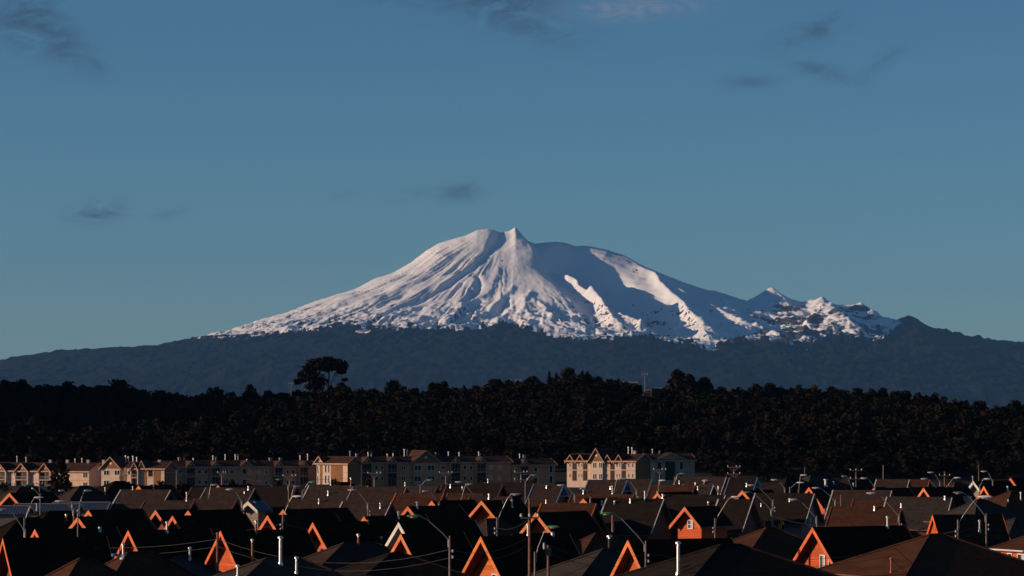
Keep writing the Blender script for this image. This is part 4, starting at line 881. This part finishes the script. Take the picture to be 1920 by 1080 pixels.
Bh(1303,913,6.2,4.4,'r_red','reddish far roof slope ending in a dark triangle under the cream block', trim='trim_brown')
Bh(1338,912,4.4,4.4,'r_grey','greyish far roof slope with pale right verge under the cream block')
Bh(1362,897,8,5.4,'r_brown','brown far roof slope whose right gable stays black, right of the tall stair window')
Bh(1420,898,4.4,4.0,'r_char','far roof slope with a lit strip of pale boarding below it', trim='trim_blue', truss=True)
Bh(1009,908,8,5.0,'r_char','far charcoal roof whose gable carries a pale blue truss, left of the dark gap', trim='trim_blue', truss=True)
Bh(1057,911,4.4,4.6,'r_brown','far brown roof whose gable carries a pale blue truss, below the dark gap', trim='trim_blue', truss=True)
Bh(1176,903,6,4.6,'r_brown','far brown roof with a blue-edged gable below the sunlit cream block', trim='trim_blue', truss=True)
Bh(1223,901,4.4,4.4,'r_brown','far brown roof with a blue-edged gable beside the white post', trim='trim_blue', truss=True)
Bh(943,910,8,5.2,'r_char','far charcoal roof slope with large black triangle, behind crossing lamp arms', trim='trim_brown')
Bh(882,912,4.2,4.4,'r_char','far charcoal roof slope left of crossing lamp arms', trim='trim_brown')
Bh(820,915,5.2,4.4,'r_grey','far grey roof slope with small dark triangle under a ball-shaped lamp head', trim='trim_brown')
Bh(762,917,7.6,4.4,'r_brown','far brown roof slope with ribbed highlights, centre', trim='trim_grey', wall='sid_grey')
Bh(690,914,8.6,5.2,'r_brown','far brown roof slope with scattered pale glints right of the cream corner tower')
Bh(628,912,6.4,5.2,'r_char','far charcoal roof slope below the cream corner tower', trim='trim_brown')
Bh(556,916,6.6,5.2,'r_char','far charcoal roof slope under the shaded apartments, left of the leaning lamp arms', trim='trim_brown')
Bh(478,918,7.0,4.6,'r_brown','far brown roof slope right of a white lamp head, left of centre', trim='trim_grey')
Bh(415,918,4.4,4.2,'r_char','far charcoal roof slope with dark triangle right of the round olive tree', trim='trim_brown')
Bh(320,922,7.0,5.2,'r_brown','far brown roof slope with pale glints left of the round olive tree')
Bh(668,941,8.4,4.8,'r_brown','dark brown roof slope above the tiny peak with brown flue, centre left', trim='trim_brown', zr=6.2)
Bh(734,945,6.0,4.4,'r_brown','brown roof slope with pale verge in front of far glinting roofs', zr=6.2)
Bh(960,935,5.4,4.6,'r_brown','dull brown roof slope above the black roof of the orange gable, centre', trim='trim_brown')
Bh(1672,923,7.8,4.4,'r_brown','far brown roof with a small dark triangle below two lamp heads, right', trim='trim_cream')
Bh(1705,902,5,4.0,'r_brown','far brown roof slope ending in a dark notch, right of the slim post', trim='trim_cream')
Bh(1743,902,4.6,4.0,'r_red','far red-brown roof slope between two lamp arms at right', trim='trim_orange')
Bh(1890,902,4,3.6,'r_char','far dark roof with brown fascia at right', trim='trim_brown')
H(1897,921, 28, 1.0, 5.6, 28, 6.4,'r_red','sid_brown','large red-brown hip roof at far right below the orange gable peak')
H(1832,938, 33, 1.2, 4.4, 30, 5.8,'r_grey','sid_brown','grey hip roof with a square pale chimney block, right')
H(92,960, 33, 2.5, 4.2, 32, 5.8,'r_black','sid_brown','black hip roof in front of the grey-blue sheet-roofed sheds')
H(38,972, 30, 2.0, 4.2, 32, 5.6,'r_black','sid_brown','black hip roof with brown left face at the left edge lamp')
H(128,968, 33, .8, 3.8, 32, 5.6,'r_red','sid_brown','brown hip roof between the slim pole and the grey-blue sheds')
H(216,903, 33, 1.5, 4.4, 28, 6.2,'r_black','sid_brown','dark pyramid roof in front of the front-gabled apartment block')
H(150,912, 33, 1.4, 4.2, 32, 6.0,'r_brown','sid_brown','brown hip roof right of the dark conifer below the apartments')
H(1520,892, 33, 2.4, 4.6, 28, 6.2,'r_grey','sid_brown','far grey hip roof left of the thick white flue')
H(1596,893, 33, 2.2, 4.6, 28, 6.2,'r_char','sid_brown','far charcoal hip roof right of the thick white flue')
H(1475,897, 33, 2.0, 4.4, 28, 6.2,'r_char','sid_brown','far charcoal hip roof left of two pale lamp heads, right of centre')
H(1790,905, 33, 1.2, 4.0, 30, 6.0,'r_red','sid_brown','far red-brown hip roof below the cross of lamp arms at right')
H(640,905, 33, 1.2, 3.6, 28, 6.0,'r_black','sid_brown','dark low hip roof in front of the cream corner tower')
H(40,912, 33, 2.0, 4.2, 30, 6.0,'r_brown','sid_brown','brown hip roof at far left just below the sunlit apartments')
def sheds():
    for x0, x1, rd, ev, lab in ((-20,58,950,968,'grey-blue sheet-roofed shed at the left edge, lowest of three'), (28,152,946,959,'long blue-grey sheet-roofed shed with bright ridge, middle of three'), (100,206,943,957,'grey ribbed sheet-roofed shed with bright ridge, furthest right of three')):
        zr = 5.2; p = at_z(x1, rd, zr); q = at_z(x0, rd, zr); r = thing('shed', (p.x, p.y, 0), lab, 'shed', 'sheet-roofed sheds', math.pi)
        L = p.x - q.x; Wd = 3.2; ze = 4.35; m = MB(); m.box(.4, L - .4, -Wd + .3, Wd - .3, -.3, ze); m.build('wall', M['sid_grey'], r); m = MB()
        for s in (-1, 1): m.prism([(0, s * Wd, ze), (0, 0, zr), (0, 0, zr + .1), (0, s * Wd, ze + .1)], [(L, s * Wd, ze), (L, 0, zr), (L, 0, zr + .1), (L, s * Wd, ze + .1)])
        rf = m.build('roof', M['r_metal'], r); roof_reg(r, rf, m)
        m = MB(); m.box(-.02, L + .02, -.25, .25, zr + .06, zr + .16); m.build('ridge_cap', M['trim_grey'], rf); PLACED.append(rect_of(p, math.pi, 0, L, Wd))
        for xx in (-.06, L + .01):
            m = MB()
            for s in (-1, 1): m.prism([(xx, s * Wd, ze - .1), (xx, 0, zr - .1), (xx, 0, zr + .13), (xx, s * Wd, ze + .13)], [(xx + .05, s * Wd, ze - .1), (xx + .05, 0, zr - .1), (xx + .05, 0, zr + .13), (xx + .05, s * Wd, ze + .13)])
            m.build('bargeboard', M['trim_cream'], r)
sheds()
# ------------------------------------------------------------------ flues and chimneys, standing on the roofs they belong to
def flues():
    bvh = BVHTree.FromPolygons(ROOFS_V, ROOFS_F)
    F = [(231,1018,1046,'w'),(473,1010,1055,'c'),(446,1058,1082,'s'),(526,1005,1058,'S'),(556,1043,1075,'s'),(356,1025,1050,'s'),(187,987,995,'s'),(302,957,985,'t'),(313,977,997,'s'),(69,943,957,'s'),(148,947,955,'s'),(480,975,998,'c'),(672,1000,1019,'c'),(715,1005,1020,'d'),
         (782,940,952,'s'),(747,958,971,'s'),(713,942,953,'t'),(1143,1003,1030,'D'),(990,981,1005,'s'),(1272,1015,1076,'S'),(1308,985,1008,'s'),(1664,967,988,'s'),(1728,990,1006,'s'),(1837,974,996,'s'),(1671,1045,1073,'o'),(1914,922,938,'s'),(1128,938,947,'s'),(1024,936,944,'t'),(917,925,935,'s'),
         (350,922,940,'t'),(1304,904,911,'s'),(1347,911,926,'s'),(1548,898,912,'W'),(1640,948,956,'b'),(1772,929,936,'b'),(1814,930,941,'k'),(1824,892,905,'s'),(763,893,909,'t'),(811,891,906,'t'),(851,894,905,'t'),(658,895,912,'c'),(620,896,910,'t'),(569,893,906,'t'),(197,913,927,'t'),(1148,910,926,'t'),(1094,918,926,'s'),
         (690,974,981,'o'),(1209,920,937,'t'),(124,963,976,'c'),(960,936,950,'s'),(598,934,944,'t'),(1400,905,912,'s'),(890,895,905,'s'),(845,907,914,'s'),(513,900,908,'s'),(1065,930,936,'s'),(1600,905,912,'s'),(466,911,918,'s'),(1182,934,942,'s'),(1036,997,1004,'s'),(1690,943,952,'s')]
    rr = random.Random(21)
    for i in range(34):
        y = rr.uniform(899, 950); F.append((rr.uniform(10, 1910), y - rr.uniform(4, 9), y, rr.choice('sttc')))
    org = Vector((0, 0, CAMZ)); miss = 0
    for px, y0, y1, k in F:
        loc, nrm, idx, dist = bvh.ray_cast(org, ray(px, y1).normalized())
        if loc is None: continue
        root, rf = ROOF_OWNER[idx]; d = loc.y; h = (y1 - y0) * d / FPX; mw = Matrix.Translation(root.location) @ Matrix.Rotation(root.rotation_euler.z, 4, 'Z')
        p = mw.inverted() @ loc; r0 = {'s': .085, 't': .055, 'S': .115, 'D': .15, 'W': .22, 'b': .09, 'c': .09, 'w': .08, 'd': .07, 'o': .075, 'k': .4}[k]
        mat = {'c': 'flue_rust', 'o': 'flue_rust', 'd': 'flue_and_shade_dark', 'D': 'steel'}.get(k, 'steel'); m = MB(); c = (p.x, p.y); z = p.z
        if k == 'k': m.box(p.x - .45, p.x + .45, p.y - .35, p.y + .35, z - .5, z + h - .12); fo = m.build('chimney', M['trim_grey'], rf); m = MB(); m.box(p.x - .53, p.x + .53, p.y - .43, p.y + .43, z + h - .119, z + h); m.build('cap', M['trim_grey'], fo); continue
        m.lathe([(r0 * 1.9, z - .25), (r0 * 1.5, z + .12), (r0, z + .16), (r0, z + h - .3)], 8, c); fo = m.build('flue', M[mat if k != 'D' else 'flue_and_shade_dark'], rf)
        m = MB(); m.lathe([(r0 * .8, z + h - .3), (r0 * .75, z + h - .2), (r0 * 1.75, z + h - .18), (r0 * 1.75, z + h - .06), (r0 * .3, z + h)], 8, c); m.build('cap', M['steel' if k not in 'o' else mat], fo)
        if k == 'w': m = MB(); m.lathe([(.26, z - .1), (.24, z + .22)], 10, c); m.build('collar', M['trim_white'], fo); m = MB(); m.lathe([(.02, z + .1), (.24, z + .12), (.26, z + .3), (.02, z + .34)], 10, (p.x - .55, p.y + .3)); m.build('tank', M['tank'], fo)
flues()
LAB = lambda i: HOUSES[i][0]['label'][:45] if i < len(HOUSES) else 'shed'
for s in range(len(PLACED)):
    for q in range(s):
        ov = overlap(PLACED[s], PLACED[q])
        if ov > .6: print('OVERLAP', s, q, round(ov, 2), LAB(s), '|', LAB(q))
# ------------------------------------------------------------------ street lamps
def free_spot(x, y, pad=.25):
    for c, ax, l, w in PLACED:
        dx, dy = x - c.x, y - c.y; a = dx * ax.x + dy * ax.y; b = -dx * ax.y + dy * ax.x
        if abs(a) < l + pad and abs(b) < w + pad: return False
    return True
def head_mesh(shell, L=.95, w=.17, h=.11):
    m = MB(); prof = [(-.5, .25), (-.42, .7), (-.2, 1), (.1, 1.0), (.35, .8), (.5, .35)]; k = 10
    n = 0; rings = []
    for x, s in prof: rings.append([(x * L, math.cos(6.283 * j / k) * w * s, math.sin(6.283 * j / k) * h * s * (1 if math.sin(6.283 * j / k) > 0 else .55)) for j in range(k)])
    for a, b in zip(rings, rings[1:]):
        for j in range(k): q = (j + 1) % k; m.poly([a[j], a[q], b[q], b[j]])
    m.poly(rings[0][::-1]); m.poly(rings[-1]); me = m.mesh('lamp_head', M[shell]); me.polygons.foreach_set('use_smooth', [True] * len(me.polygons)); return me
HEADS = {k: head_mesh(v) for k, v in (('w', 'lamp_white'), ('g', 'lamp_green'), ('s', 'lamp_arm'))}
lm = MB(); lm.lathe([(.30, -.02), (.26, -.09), (.12, -.13)], 10); LENS = lm.mesh('lamp_lens', M['lamp_glass'])
def lamp(hx, hy, ax, ay, kind, label, toward=0, dark_pole=False, zc=(8.0, 7.8, 8.2, 7.6, 8.4, 7.4, 8.6, 7.2, 8.8, 7.0, 9.0, 6.8, 9.2), scale=1.0, ins=False):
    """head seen at (hx, hy), arm meets the pole at (ax, ay)"""
    for z in zc:
        p = at_z(hx, hy, z); k = p.y / FPX; q = Vector((p.x + (ax - hx) * k, p.y + toward + abs(ax - hx) * k * .15, z - (ay - hy) * k))
        if free_spot(q.x, q.y): break
    else: print('LAMP in house', hx, hy)
    g = float(ground_h(q.x, q.y)); r = thing('street_lamp', (q.x, q.y, g), label, 'street lamp', 'street lamps over the roofs')
    o = Vector((q.x, q.y, g)); P = p - o; Q = q - o; top = Q.z + .25
    m = MB(); m.tube([(0, 0, -.4), (0, 0, top)], .095, 8, 0, .065); m.build('pole', M['conc_pole' if not dark_pole else 'wood_pole'], r)
    m = MB(); dirh = Vector((P.x - Q.x, P.y - Q.y, 0)); L = dirh.length; dirh.normalize() if L > 1e-3 else None
    end = P - dirh * .42 * scale; pts = [Q + Vector((0, 0, -.5)), Q]
    for t in (.25, .5, .75, .9, 1.0): pts.append(Vector((Q.x + (end.x - Q.x) * t, Q.y + (end.y - Q.y) * t, Q.z + (end.z - Q.z) * (t * 1.12 if t < .8 else (.84 + (t - .75) * .64 if t < 1 else 1.0)))))
    m.tube([(v.x + .1 * (i < 2) * (1 if dirh.x > 0 else -1), v.y, v.z) for i, v in enumerate(pts)], .031, 6); m.build('arm', M['lamp_arm'], r)
    h = link('head', HEADS[kind], r, P, math.atan2(dirh.y, dirh.x)); h.scale = (scale, scale, scale); link('lens', LENS, h)
    if ins or hx % 3 == 0:
        m = MB()
        for zz in (top - 1.1, top - 1.5): m.lathe([(.03, zz), (.07, zz + .05), (.07, zz + .16), (.03, zz + .2)], 8, (.19 if dirh.x < 0 else -.19, -.02))
        m.tube([(0, 0, top - 1.3), (.19 if dirh.x < 0 else -.19, -.02, top - 1.3)], .03, 5); m.build('insulator', M['insul'], r)
    return r, o + Vector((0, 0, top - .9))
LP = {}
def LM(key, *a, **k): LP[key] = lamp(*a, **k)
LM('l1',73,933,46,975,'w','white-headed lamp arching right from its pole at the left edge, before the metal sheds',toward=-.3)
LM('l2',112,940,138,958,'w','white oblong lamp head in front of the dark conifer, arm down to the right')
LM('l3',6,955,47,997,'s','dull grey lamp head cut by the left edge, nearest on that side',ins=True)
LM('l4',49,910,75,930,'g','green-hooded far lamp at the left, level with the apartment ground floor')
LM('l5',115,920,132,946,'w','round pale lamp head directly before the dark conifer',toward=1.6)
LM('l6',165,920,151,944,'w','small pale lamp head right of the dark conifer, arm leaning down left',toward=-.8)
LM('l7',431,918,454,943,'w','bright white lamp head right of the round olive tree',ins=True)
LM('l8',402,909,391,934,'s','dim thin lamp leaning over the roof beside the round olive tree')
LM('l9',557,912,544,946,'w','steep lamp with small white head, first of the leaning trio below the far T pole',toward=-.8)
LM('l10',586,904,567,923,'g','green-hooded lamp leaning right, before the cream corner tower')
LM('l11',558,931,530,968,'w','nearest of the leaning lamp trio, its pole among the orange gables',ins=True, zc=(9.0, 9.2, 8.8, 9.4, 8.6))
LM('l12',660,919,690,946,'w','white oblong lamp head over the glinting brown roof',ins=True)
LM('l13',523,899,541,912,'g','green far lamp in front of the shaded two-porch apartments')
LM('l14',798,921,823,945,'w','ball-like white lamp head over the pair of red-brown slopes',toward=1.5)
LM('l15',806,900,788,912,'g','green far lamp in front of the wide central apartment gable')
LM('l16',860,904,888,928,'w','white lamp head on the left of two crossing arms')
LM('l17',880,908,865,936,'s','grey lamp head on the right of two crossing arms',ins=True)
LM('l18',967,927,932,975,'s','pale bare lamp arm leaning right beside the gable over the lean-to',ins=True, zc=(9.2, 9.0, 9.4, 8.8, 9.6, 8.6))
LM('l19',1052,910,1078,930,'w','white lamp head over the blue-trussed gables')
LM('l20',1092,916,1108,936,'w','round white lamp head above the red-brown roofs, centre right',toward=1.5)
LM('l21',1001,891,985,905,'g','green far lamp before the end block by the dark gap')
LM('l22',1170,898,1194,921,'w','right-hand lamp of the pair meeting below the cream block')
LM('l23',1163,898.5,1150,926,'s','left-hand lamp of the pair meeting below the cream block')
LM('l24',1242,901,1235,911,'w','stubby lamp on a thick white post below the stair-window block')
LM('l25',1279,888,1265,897,'g','green far lamp at the foot of the stair-window block')
LM('l26',1323,901,1347,922,'w','white lamp head over the reddish far roofs right of the stair-window block')
LM('l27',1408,910,1450,940,'w','broad grey-white lamp head over the dark far roof with lit boarding',ins=True)
LM('l28',1400,923,1447,956,'s','dull grey lamp head touching a small orange peak')
LM('l29',1379,932,1341,976,'w','bright lamp head leaning right across the charcoal slopes',ins=True)
LM('l30',1037,988,1003,1041,'g','vivid green lamp head leaning right beside the tall crossarm pole')
LM('l31',1138,963,1211,1021,'g','large green lamp head with long thin arm, centre right',ins=True, zc=(9.4, 9.6, 9.2, 9.8, 9.0))
LM('l32',1487,937,1532,972,'w','unlit white lamp head before the charcoal slope with right verge')
LM('l33',1530,915,1567,940,'w','large white arched lamp head above the tiny red peak',ins=True)
LM('l34',1452,900,1472,917,'w','far white lamp left of the tiny red peak, arm down right')
LM('l35',1501,905,1481,917,'w','far white lamp left of the tiny red peak, arm down left')
LM('l36',1507,891,1497,921,'w','steep far lamp just left of the thick white flue')
LM('l37',1583,893,1603,925,'w','round far lamp head right of the thick white flue',toward=1.2)
LM('l38',1620,897,1641,914,'w','far white lamp before the olive trees at right')
LM('l39',1634,925,1687,968,'w','ball-like lamp head over the small dark triangle at right',ins=True, zc=(8.9, 9.1, 8.7, 9.3, 8.5))
LM('l40',1733,898,1765,925,'w','white lamp head left of the cross of far lamp arms at right')
LM('l41',1745,886,1763,905,'w','upper left lamp in the cross of far lamp arms at right')
LM('l42',1797,924,1850,968,'s','grey lamp head whose long arm meets the tall right-hand pole',ins=True, zc=(9.4, 9.6, 9.2, 9.8, 9.0))
LM('l43',1848,932,1797,980,'w','biggest lamp head, lit orange underneath, leaning right at the right side',scale=1.35, zc=(9.2, 9.4, 9.0, 9.6, 8.8))
LM('l44',1845,884,1862,903,'w','higher of the two far lamps near the right edge')
LM('l45',1851,898,1837,913,'w','lower of the two far lamps near the right edge')
LM('l46',1795,896,1775,914,'w','right lamp in the cross of far lamp arms at right')
LM('l47',776,968,843,1012,'g','green lamp head with a long dark arm above the cream gable',ins=True, zc=(9.5, 9.3, 9.7, 9.1, 9.9))
# ------------------------------------------------------------------ utility poles
UP = {}
def upole(key, px, top, zt, label, arms=(), mat='conc_pole', r0=.14, box=False, vee=True, span=2.2, insul=True, spots=True):
    zs = [zt] + [zt + s * q for q in (.2, .4, .6, .8, 1.0, 1.3) for s in (1, -1)]
    for z in zs:
        p = at_z(px, top, z)
        if p.y < 1050 and free_spot(p.x, p.y): break
    g = float(ground_h(p.x, p.y)); r = thing('utility_pole', (p.x, p.y, g), label, 'utility pole', 'utility poles over the estate'); h = z - g
    m = MB(); m.tube([(0, 0, -.5), (0, 0, h)], r0, 8, 0, r0 * .65); m.build('pole', M[mat], r)
    for a in arms:
        zz = h - a; m = MB(); m.box(-span / 2, span / 2, -.2, -.1, zz - .06, zz + .06); c = m.build('crossarm', M[mat], r)
        if vee:
            for s in (-1, 1): m = MB(); m.tube([(s * span * .33, -.15, zz - .05), (0, -.12, zz - .75)], .035, 5); m.build('brace', M[mat], r)
        if insul:
            for u in (-span * .46, 0 if a else span * .2, span * .46):
                m = MB(); m.lathe([(.03, zz + .06), (.09, zz + .1), (.10, zz + .2), (.05, zz + .3)], 8, (u, -.15)); m.build('insulator', M['insul'], c)
    if box: m = MB(); m.box(-.22, .22, -.42, -.15, h - .75, h - .2); m.build('transformer', M['car'], r); m = MB(); m.lathe([(.05, h - .3), (.09, h - .2), (.09, h + .1), (.04, h + .2)], 8, (-.3, -.3)); m.build('insulator', M['insul'], r)
    UP[key] = p
upole('main', 993, 934, 10.5, 'tallest front utility pole with a low crossarm and three pale insulators', arms=(1.35,), vee=False, span=1.25, r0=.13, mat='wood_pole')
upole('gab', 408, 998, 7.6, 'utility pole standing before the left orange planked gable', arms=(), r0=.14, mat='wood_pole')
upole('box', 1028, 1022, 6.6, 'brown pole with a small dark box on top, beside the tall crossarm pole', arms=(), box=True, mat='wood_pole')
upole('brown', 1149, 966, 7.6, 'plain brown pole just right of the large green lamp head', arms=(), mat='wood_pole', r0=.18)
upole('slim', 146, 966, 7.6, 'slim steel pole before the wide orange-edged gable, left', arms=(), mat='conc_pole', r0=.08)
upole('t1', 543, 893, 6.6, 'T-shaped pole with V brace before the shaded two-porch apartments', arms=(0,), mat='conc_pole')
upole('t2', 702, 888, 7.0, 'T-shaped pole with V brace right of the cream corner tower', arms=(0,))
upole('t3', 836, 887, 7.0, 'T-shaped pole with V brace right of the wide central apartment gable', arms=(0,))
upole('t4', 977, 886, 7.0, 'pole with two short crossarms before the end block by the dark gap', arms=(0, 1.2), vee=False)
upole('t5', 1237, 881, 7.2, 'T-shaped pole with V brace before the stair-window block', arms=(0,))
upole('t6', 1376, 876, 7.6, 'pole with two long crossarms against the dark wood, right of the blocks', arms=(0, 1.15))
upole('t7', 416, 887, 7.0, 'T-shaped pole right of the round olive tree before the shaded apartments', arms=(0,), span=1.4)
upole('t8', 331, 882, 7.2, 'bare slim pole before the shaded three-porch block', arms=(), r0=.10)
upole('t9', 236, 876, 7.2, 'slim pole with small crossarm at the right of the front-gabled block', arms=(1.4,), span=1.0, vee=False)
upole('t10', 74, 901, 6.6, 'slim post with small crossarm left of the dark conifer', arms=(.5,), span=1.0, vee=False, r0=.08)
upole('t11', 1656, 872, 7.4, 'bare pale pole against the dark wood between two olive trees', arms=(), r0=.11)
upole('t12', 1835, 871, 7.4, 'bare brownish pole against the dark wood near the right edge', arms=(), r0=.12, mat='wood_pole')
upole('t13', 1605, 880, 7.2, 'pole with two insulated crossarms right of the thick white flue', arms=(.2, 1.6), vee=False, span=2.0, mat='wood_pole')
upole('t14', 1771, 884, 7.2, 'pole with insulators in the middle of the far lamp arms at right', arms=(.7,), vee=False, span=1.8, mat='wood_pole')
upole('t15', 1577, 928, 7.0, 'short brown post in front of the narrow dull red triangle', arms=(), mat='wood_pole', r0=.16)
upole('t16', 1509, 875, 7.4, 'thin bare mast left of the thick white flue', arms=(), r0=.06)
def ridge_pole(px, top, d, label, span=2.2):
    p = at_d(px, top, d); g = float(ground_h(p.x, d)); h = p.z - g; r = thing('utility_pole', (p.x, d, g), label, 'utility pole', 'power poles on the wooded ridge')
    m = MB(); m.tube([(0, 0, -.5), (0, 0, h)], .14, 8, 0, .1); m.build('pole', M['conc_pole'], r); m = MB(); m.box(-span / 2, span / 2, -.15, -.06, h - .3, h - .18); c = m.build('crossarm', M['conc_pole'], r)
    for s in (-1, 1): m = MB(); m.tube([(s * span * .4, -.1, h - .25), (0, -.1, h - 1.3)], .035, 5); m.build('brace', M['conc_pole'], r)
    for u in (-span * .45, 0, span * .45): m = MB(); m.lathe([(.03, h - .18), (.09, h - .1), (.05, h + .15)], 8, (u, -.1)); m.build('insulator', M['insul'], c)
ridge_pole(1209, 701, 1075, 'tall power pole on the ridge between the pale roofs and big conifers', 2.0)
ridge_pole(178, 740, 1060, 'T-topped power pole among the ridge trees on the left', 2.0)
ridge_pole(546, 718, 1085, 'T-topped power pole on the ridge left of the umbrella pine', 1.6)
ridge_pole(971, 712, 1090, 'short power pole on the ridge among trees left of its highest point', 1.8)
# ------------------------------------------------------------------ cables between the poles
def cable(a, b, label, sag=.5, r=.02, mat='wire', n=10):
    a, b = Vector(a), Vector(b); c = (a + b) / 2; pts = [a.lerp(b, i / n) - Vector((0, 0, 4 * sag * (i / n) * (1 - i / n))) - c for i in range(n + 1)]
    m = MB(); m.tube(pts, r, 5); o = m.build('overhead_cable', M[mat], None, c); tag(o, label, 'cable', 'overhead cables across the roofs')
def Z(px, py, z=6.6): return at_z(px, py, z)
def cables():
    k = lambda n: LP[n][1]; P = UP
    for dz, w, r in ((0, 'upper', .016), (.55, 'lower', .014)):
        q = Vector((0, 0, -dz))
        cable(k('l3') + q, P['gab'] + q + Vector((0, 0, -.5)), f'{w} cable sagging from the left-edge lamp to the pole before the planked gable', .7, r, 'wire_pale')
        cable(P['gab'] + q + Vector((0, 0, -.5)), k('l47') + q, f'{w} cable from the gable pole to the long-armed green lamp left of centre', 1.3, r, 'wire_pale')
        cable(k('l47') + q, P['main'] + Vector((0, 0, -2.6)) + q, f'{w} cable from the long-armed green lamp to the tall crossarm pole', .6, r, 'wire_pale')
        cable(P['main'] + Vector((0, 0, -2.6)) + q, k('l31') + q, f'{w} cable from the tall crossarm pole to the large green lamp on its right', .8, r, 'wire_pale')
        cable(k('l31') + q, k('l42') + q, f'{w} cable from the large green lamp towards the tall right-hand lamp pole', 1.6, r, 'wire')
        cable(k('l42') + q, k('l42') + q + Vector((30, 4, .2)), f'{w} cable leaving the tall right-hand lamp pole past the right edge', .6, r, 'wire')
    cable(Z(560, 1062, 6.2), Z(1290, 1072, 6.2), 'dark cable crossing the two big orange gables at the bottom edge', .9, .022)
    cable(Z(1290, 1072, 6.2), Z(1930, 1050, 6.2), 'dark cable crossing the large charcoal hip and biggest gable, bottom right', .7, .022)
    cable(k('l39'), k('l43'), 'thin cable from the ball-headed lamp to the biggest lamp head at right', .6, .013, 'wire_pale')
    cable(k('l28'), k('l39'), 'thin cable over charcoal slopes between two right-hand lamp poles', .8, .013, 'wire_pale')
    cable(k('l29'), k('l28'), 'thin cable from the leaning bright lamp to the grey lamp beside it', .4, .013, 'wire_pale')
    cable(P['main'] + Vector((0, 0, -1.4)), k('l18'), 'thin cable from the tall pole crossarm to the bare lamp arm', .4, .013, 'wire_pale')
    cable(k('l11'), k('l18'), 'thin cable over black roofs between the leaning lamp and bare lamp arm', 1.2, .013, 'wire_pale')
    cable(k('l2'), k('l11'), 'thin cable over black roofs from the conifer lamp to the leaning lamp', 1.3, .013, 'wire_pale')
    for a, b in (('t9', 't8'), ('t8', 't7'), ('t7', 't1'), ('t1', 't2'), ('t2', 't3'), ('t3', 't4'), ('t5', 't6')):
        nm = {'t9': 'front-gabled block', 't8': 'bare slim pole', 't7': 'olive tree pole', 't1': 'two-porch T pole', 't2': 'cream tower pole', 't3': 'central gable pole', 't5': 'stair-window block pole'}[a]
        cable(P[a] + Vector((0, 0, -.2)), P[b] + Vector((0, 0, -.2)), f'dark cable before the apartment facades, running right from the {nm}', .5, .02)
cables()
# ------------------------------------------------------------------ trees and bushes in the estate, parked cars in front of the blocks
def estate_tree(px, top, base, w, dist, key, label, name='tree'):
    t = tree(key, px, top, w, dist, label, None, name); return t
estate_tree(114, 864, 950, 58, 640, 'cone', 'dark brown-green conifer hiding part of the leftmost apartment block', 'conifer_tree')
estate_tree(347, 902, 945, 52, 520, 'round', 'round olive tree with sunlit left side among the roofs, left of centre')
TREE_KINDS['round'][0]
for i, (px, top, w, d, lab) in enumerate(((1432,985,22,300,'small olive bush at the foot of the grey-headed lamp pole'), (1460,985,26,302,'olive bush beside the red-brown hip and charcoal slope'), (515,893,20,700,'dark shrub before the two-porch block'), (690,899,22,720,'dark shrub right of the cream tower'), (627,899,30,715,'domed dark shrub at the foot of the cream tower'), (905,900,26,720,'dark shrub before the longest shaded block'), (300,902,26,700,'dark shrub before the narrow-gabled block'), (435,900,24,700,'dark shrub by the olive tree pole'), (10,905,26,720,'dark shrub at the far left below the balconies'), (1000,902,22,720,'dark shrub before the end block by the dark gap'))):
    tree('bush', px, top, w, d, lab, 'shrubs in the estate', 'shrub', hmin=1)
def cars():
    def body(m, L=4.2, w=1.7):
        pr = [(-2.1, .3), (-2.1, .75), (-1.75, .92), (-1.2, 1.0), (-.6, 1.42), (.7, 1.45), (1.35, 1.02), (2.0, .9), (2.1, .6), (2.1, .3)]
        m.prism([(x, -w / 2, z) for x, z in pr], [(x, w / 2, z) for x, z in pr])
    m = MB(); body(m); BM = m.mesh('car_body', M['car']); g = MB()
    g.prism([(-1.12, -.865, 1.03), (-.58, -.865, 1.37), (.66, -.865, 1.39), (1.22, -.865, 1.04)], [(-1.12, .865, 1.03), (-.58, .865, 1.37), (.66, .865, 1.39), (1.22, .865, 1.04)]); GM = g.mesh('car_glass', M['glass'])
    wm = MB(); wm.prism([(.31 * math.cos(q), -.1, .31 * math.sin(q)) for q in [6.283 * j / 12 for j in range(12)]], [(.31 * math.cos(q), .1, .31 * math.sin(q)) for q in [6.283 * j / 12 for j in range(12)]]); WM = wm.mesh('wheel', M['tyre'])
    ORD = 'first second third fourth fifth sixth seventh eighth'.split()
    for i, px in enumerate((262, 288, 455, 500, 578, 668, 775, 1020)):
        p = at_d(px, 905, 762); r = thing('parked_car', (p.x, 762, -1.0), f'{ORD[i]} dark parked car from the left in front of the apartment blocks', 'car', 'cars parked before the apartments', R(random.uniform(-8, 8)))
        link('body', BM, r); link('window', GM, r)
        for x in (-1.3, 1.3):
            for y in (-.78, .78): link('wheel', WM, r, (x, y, .31))
cars()
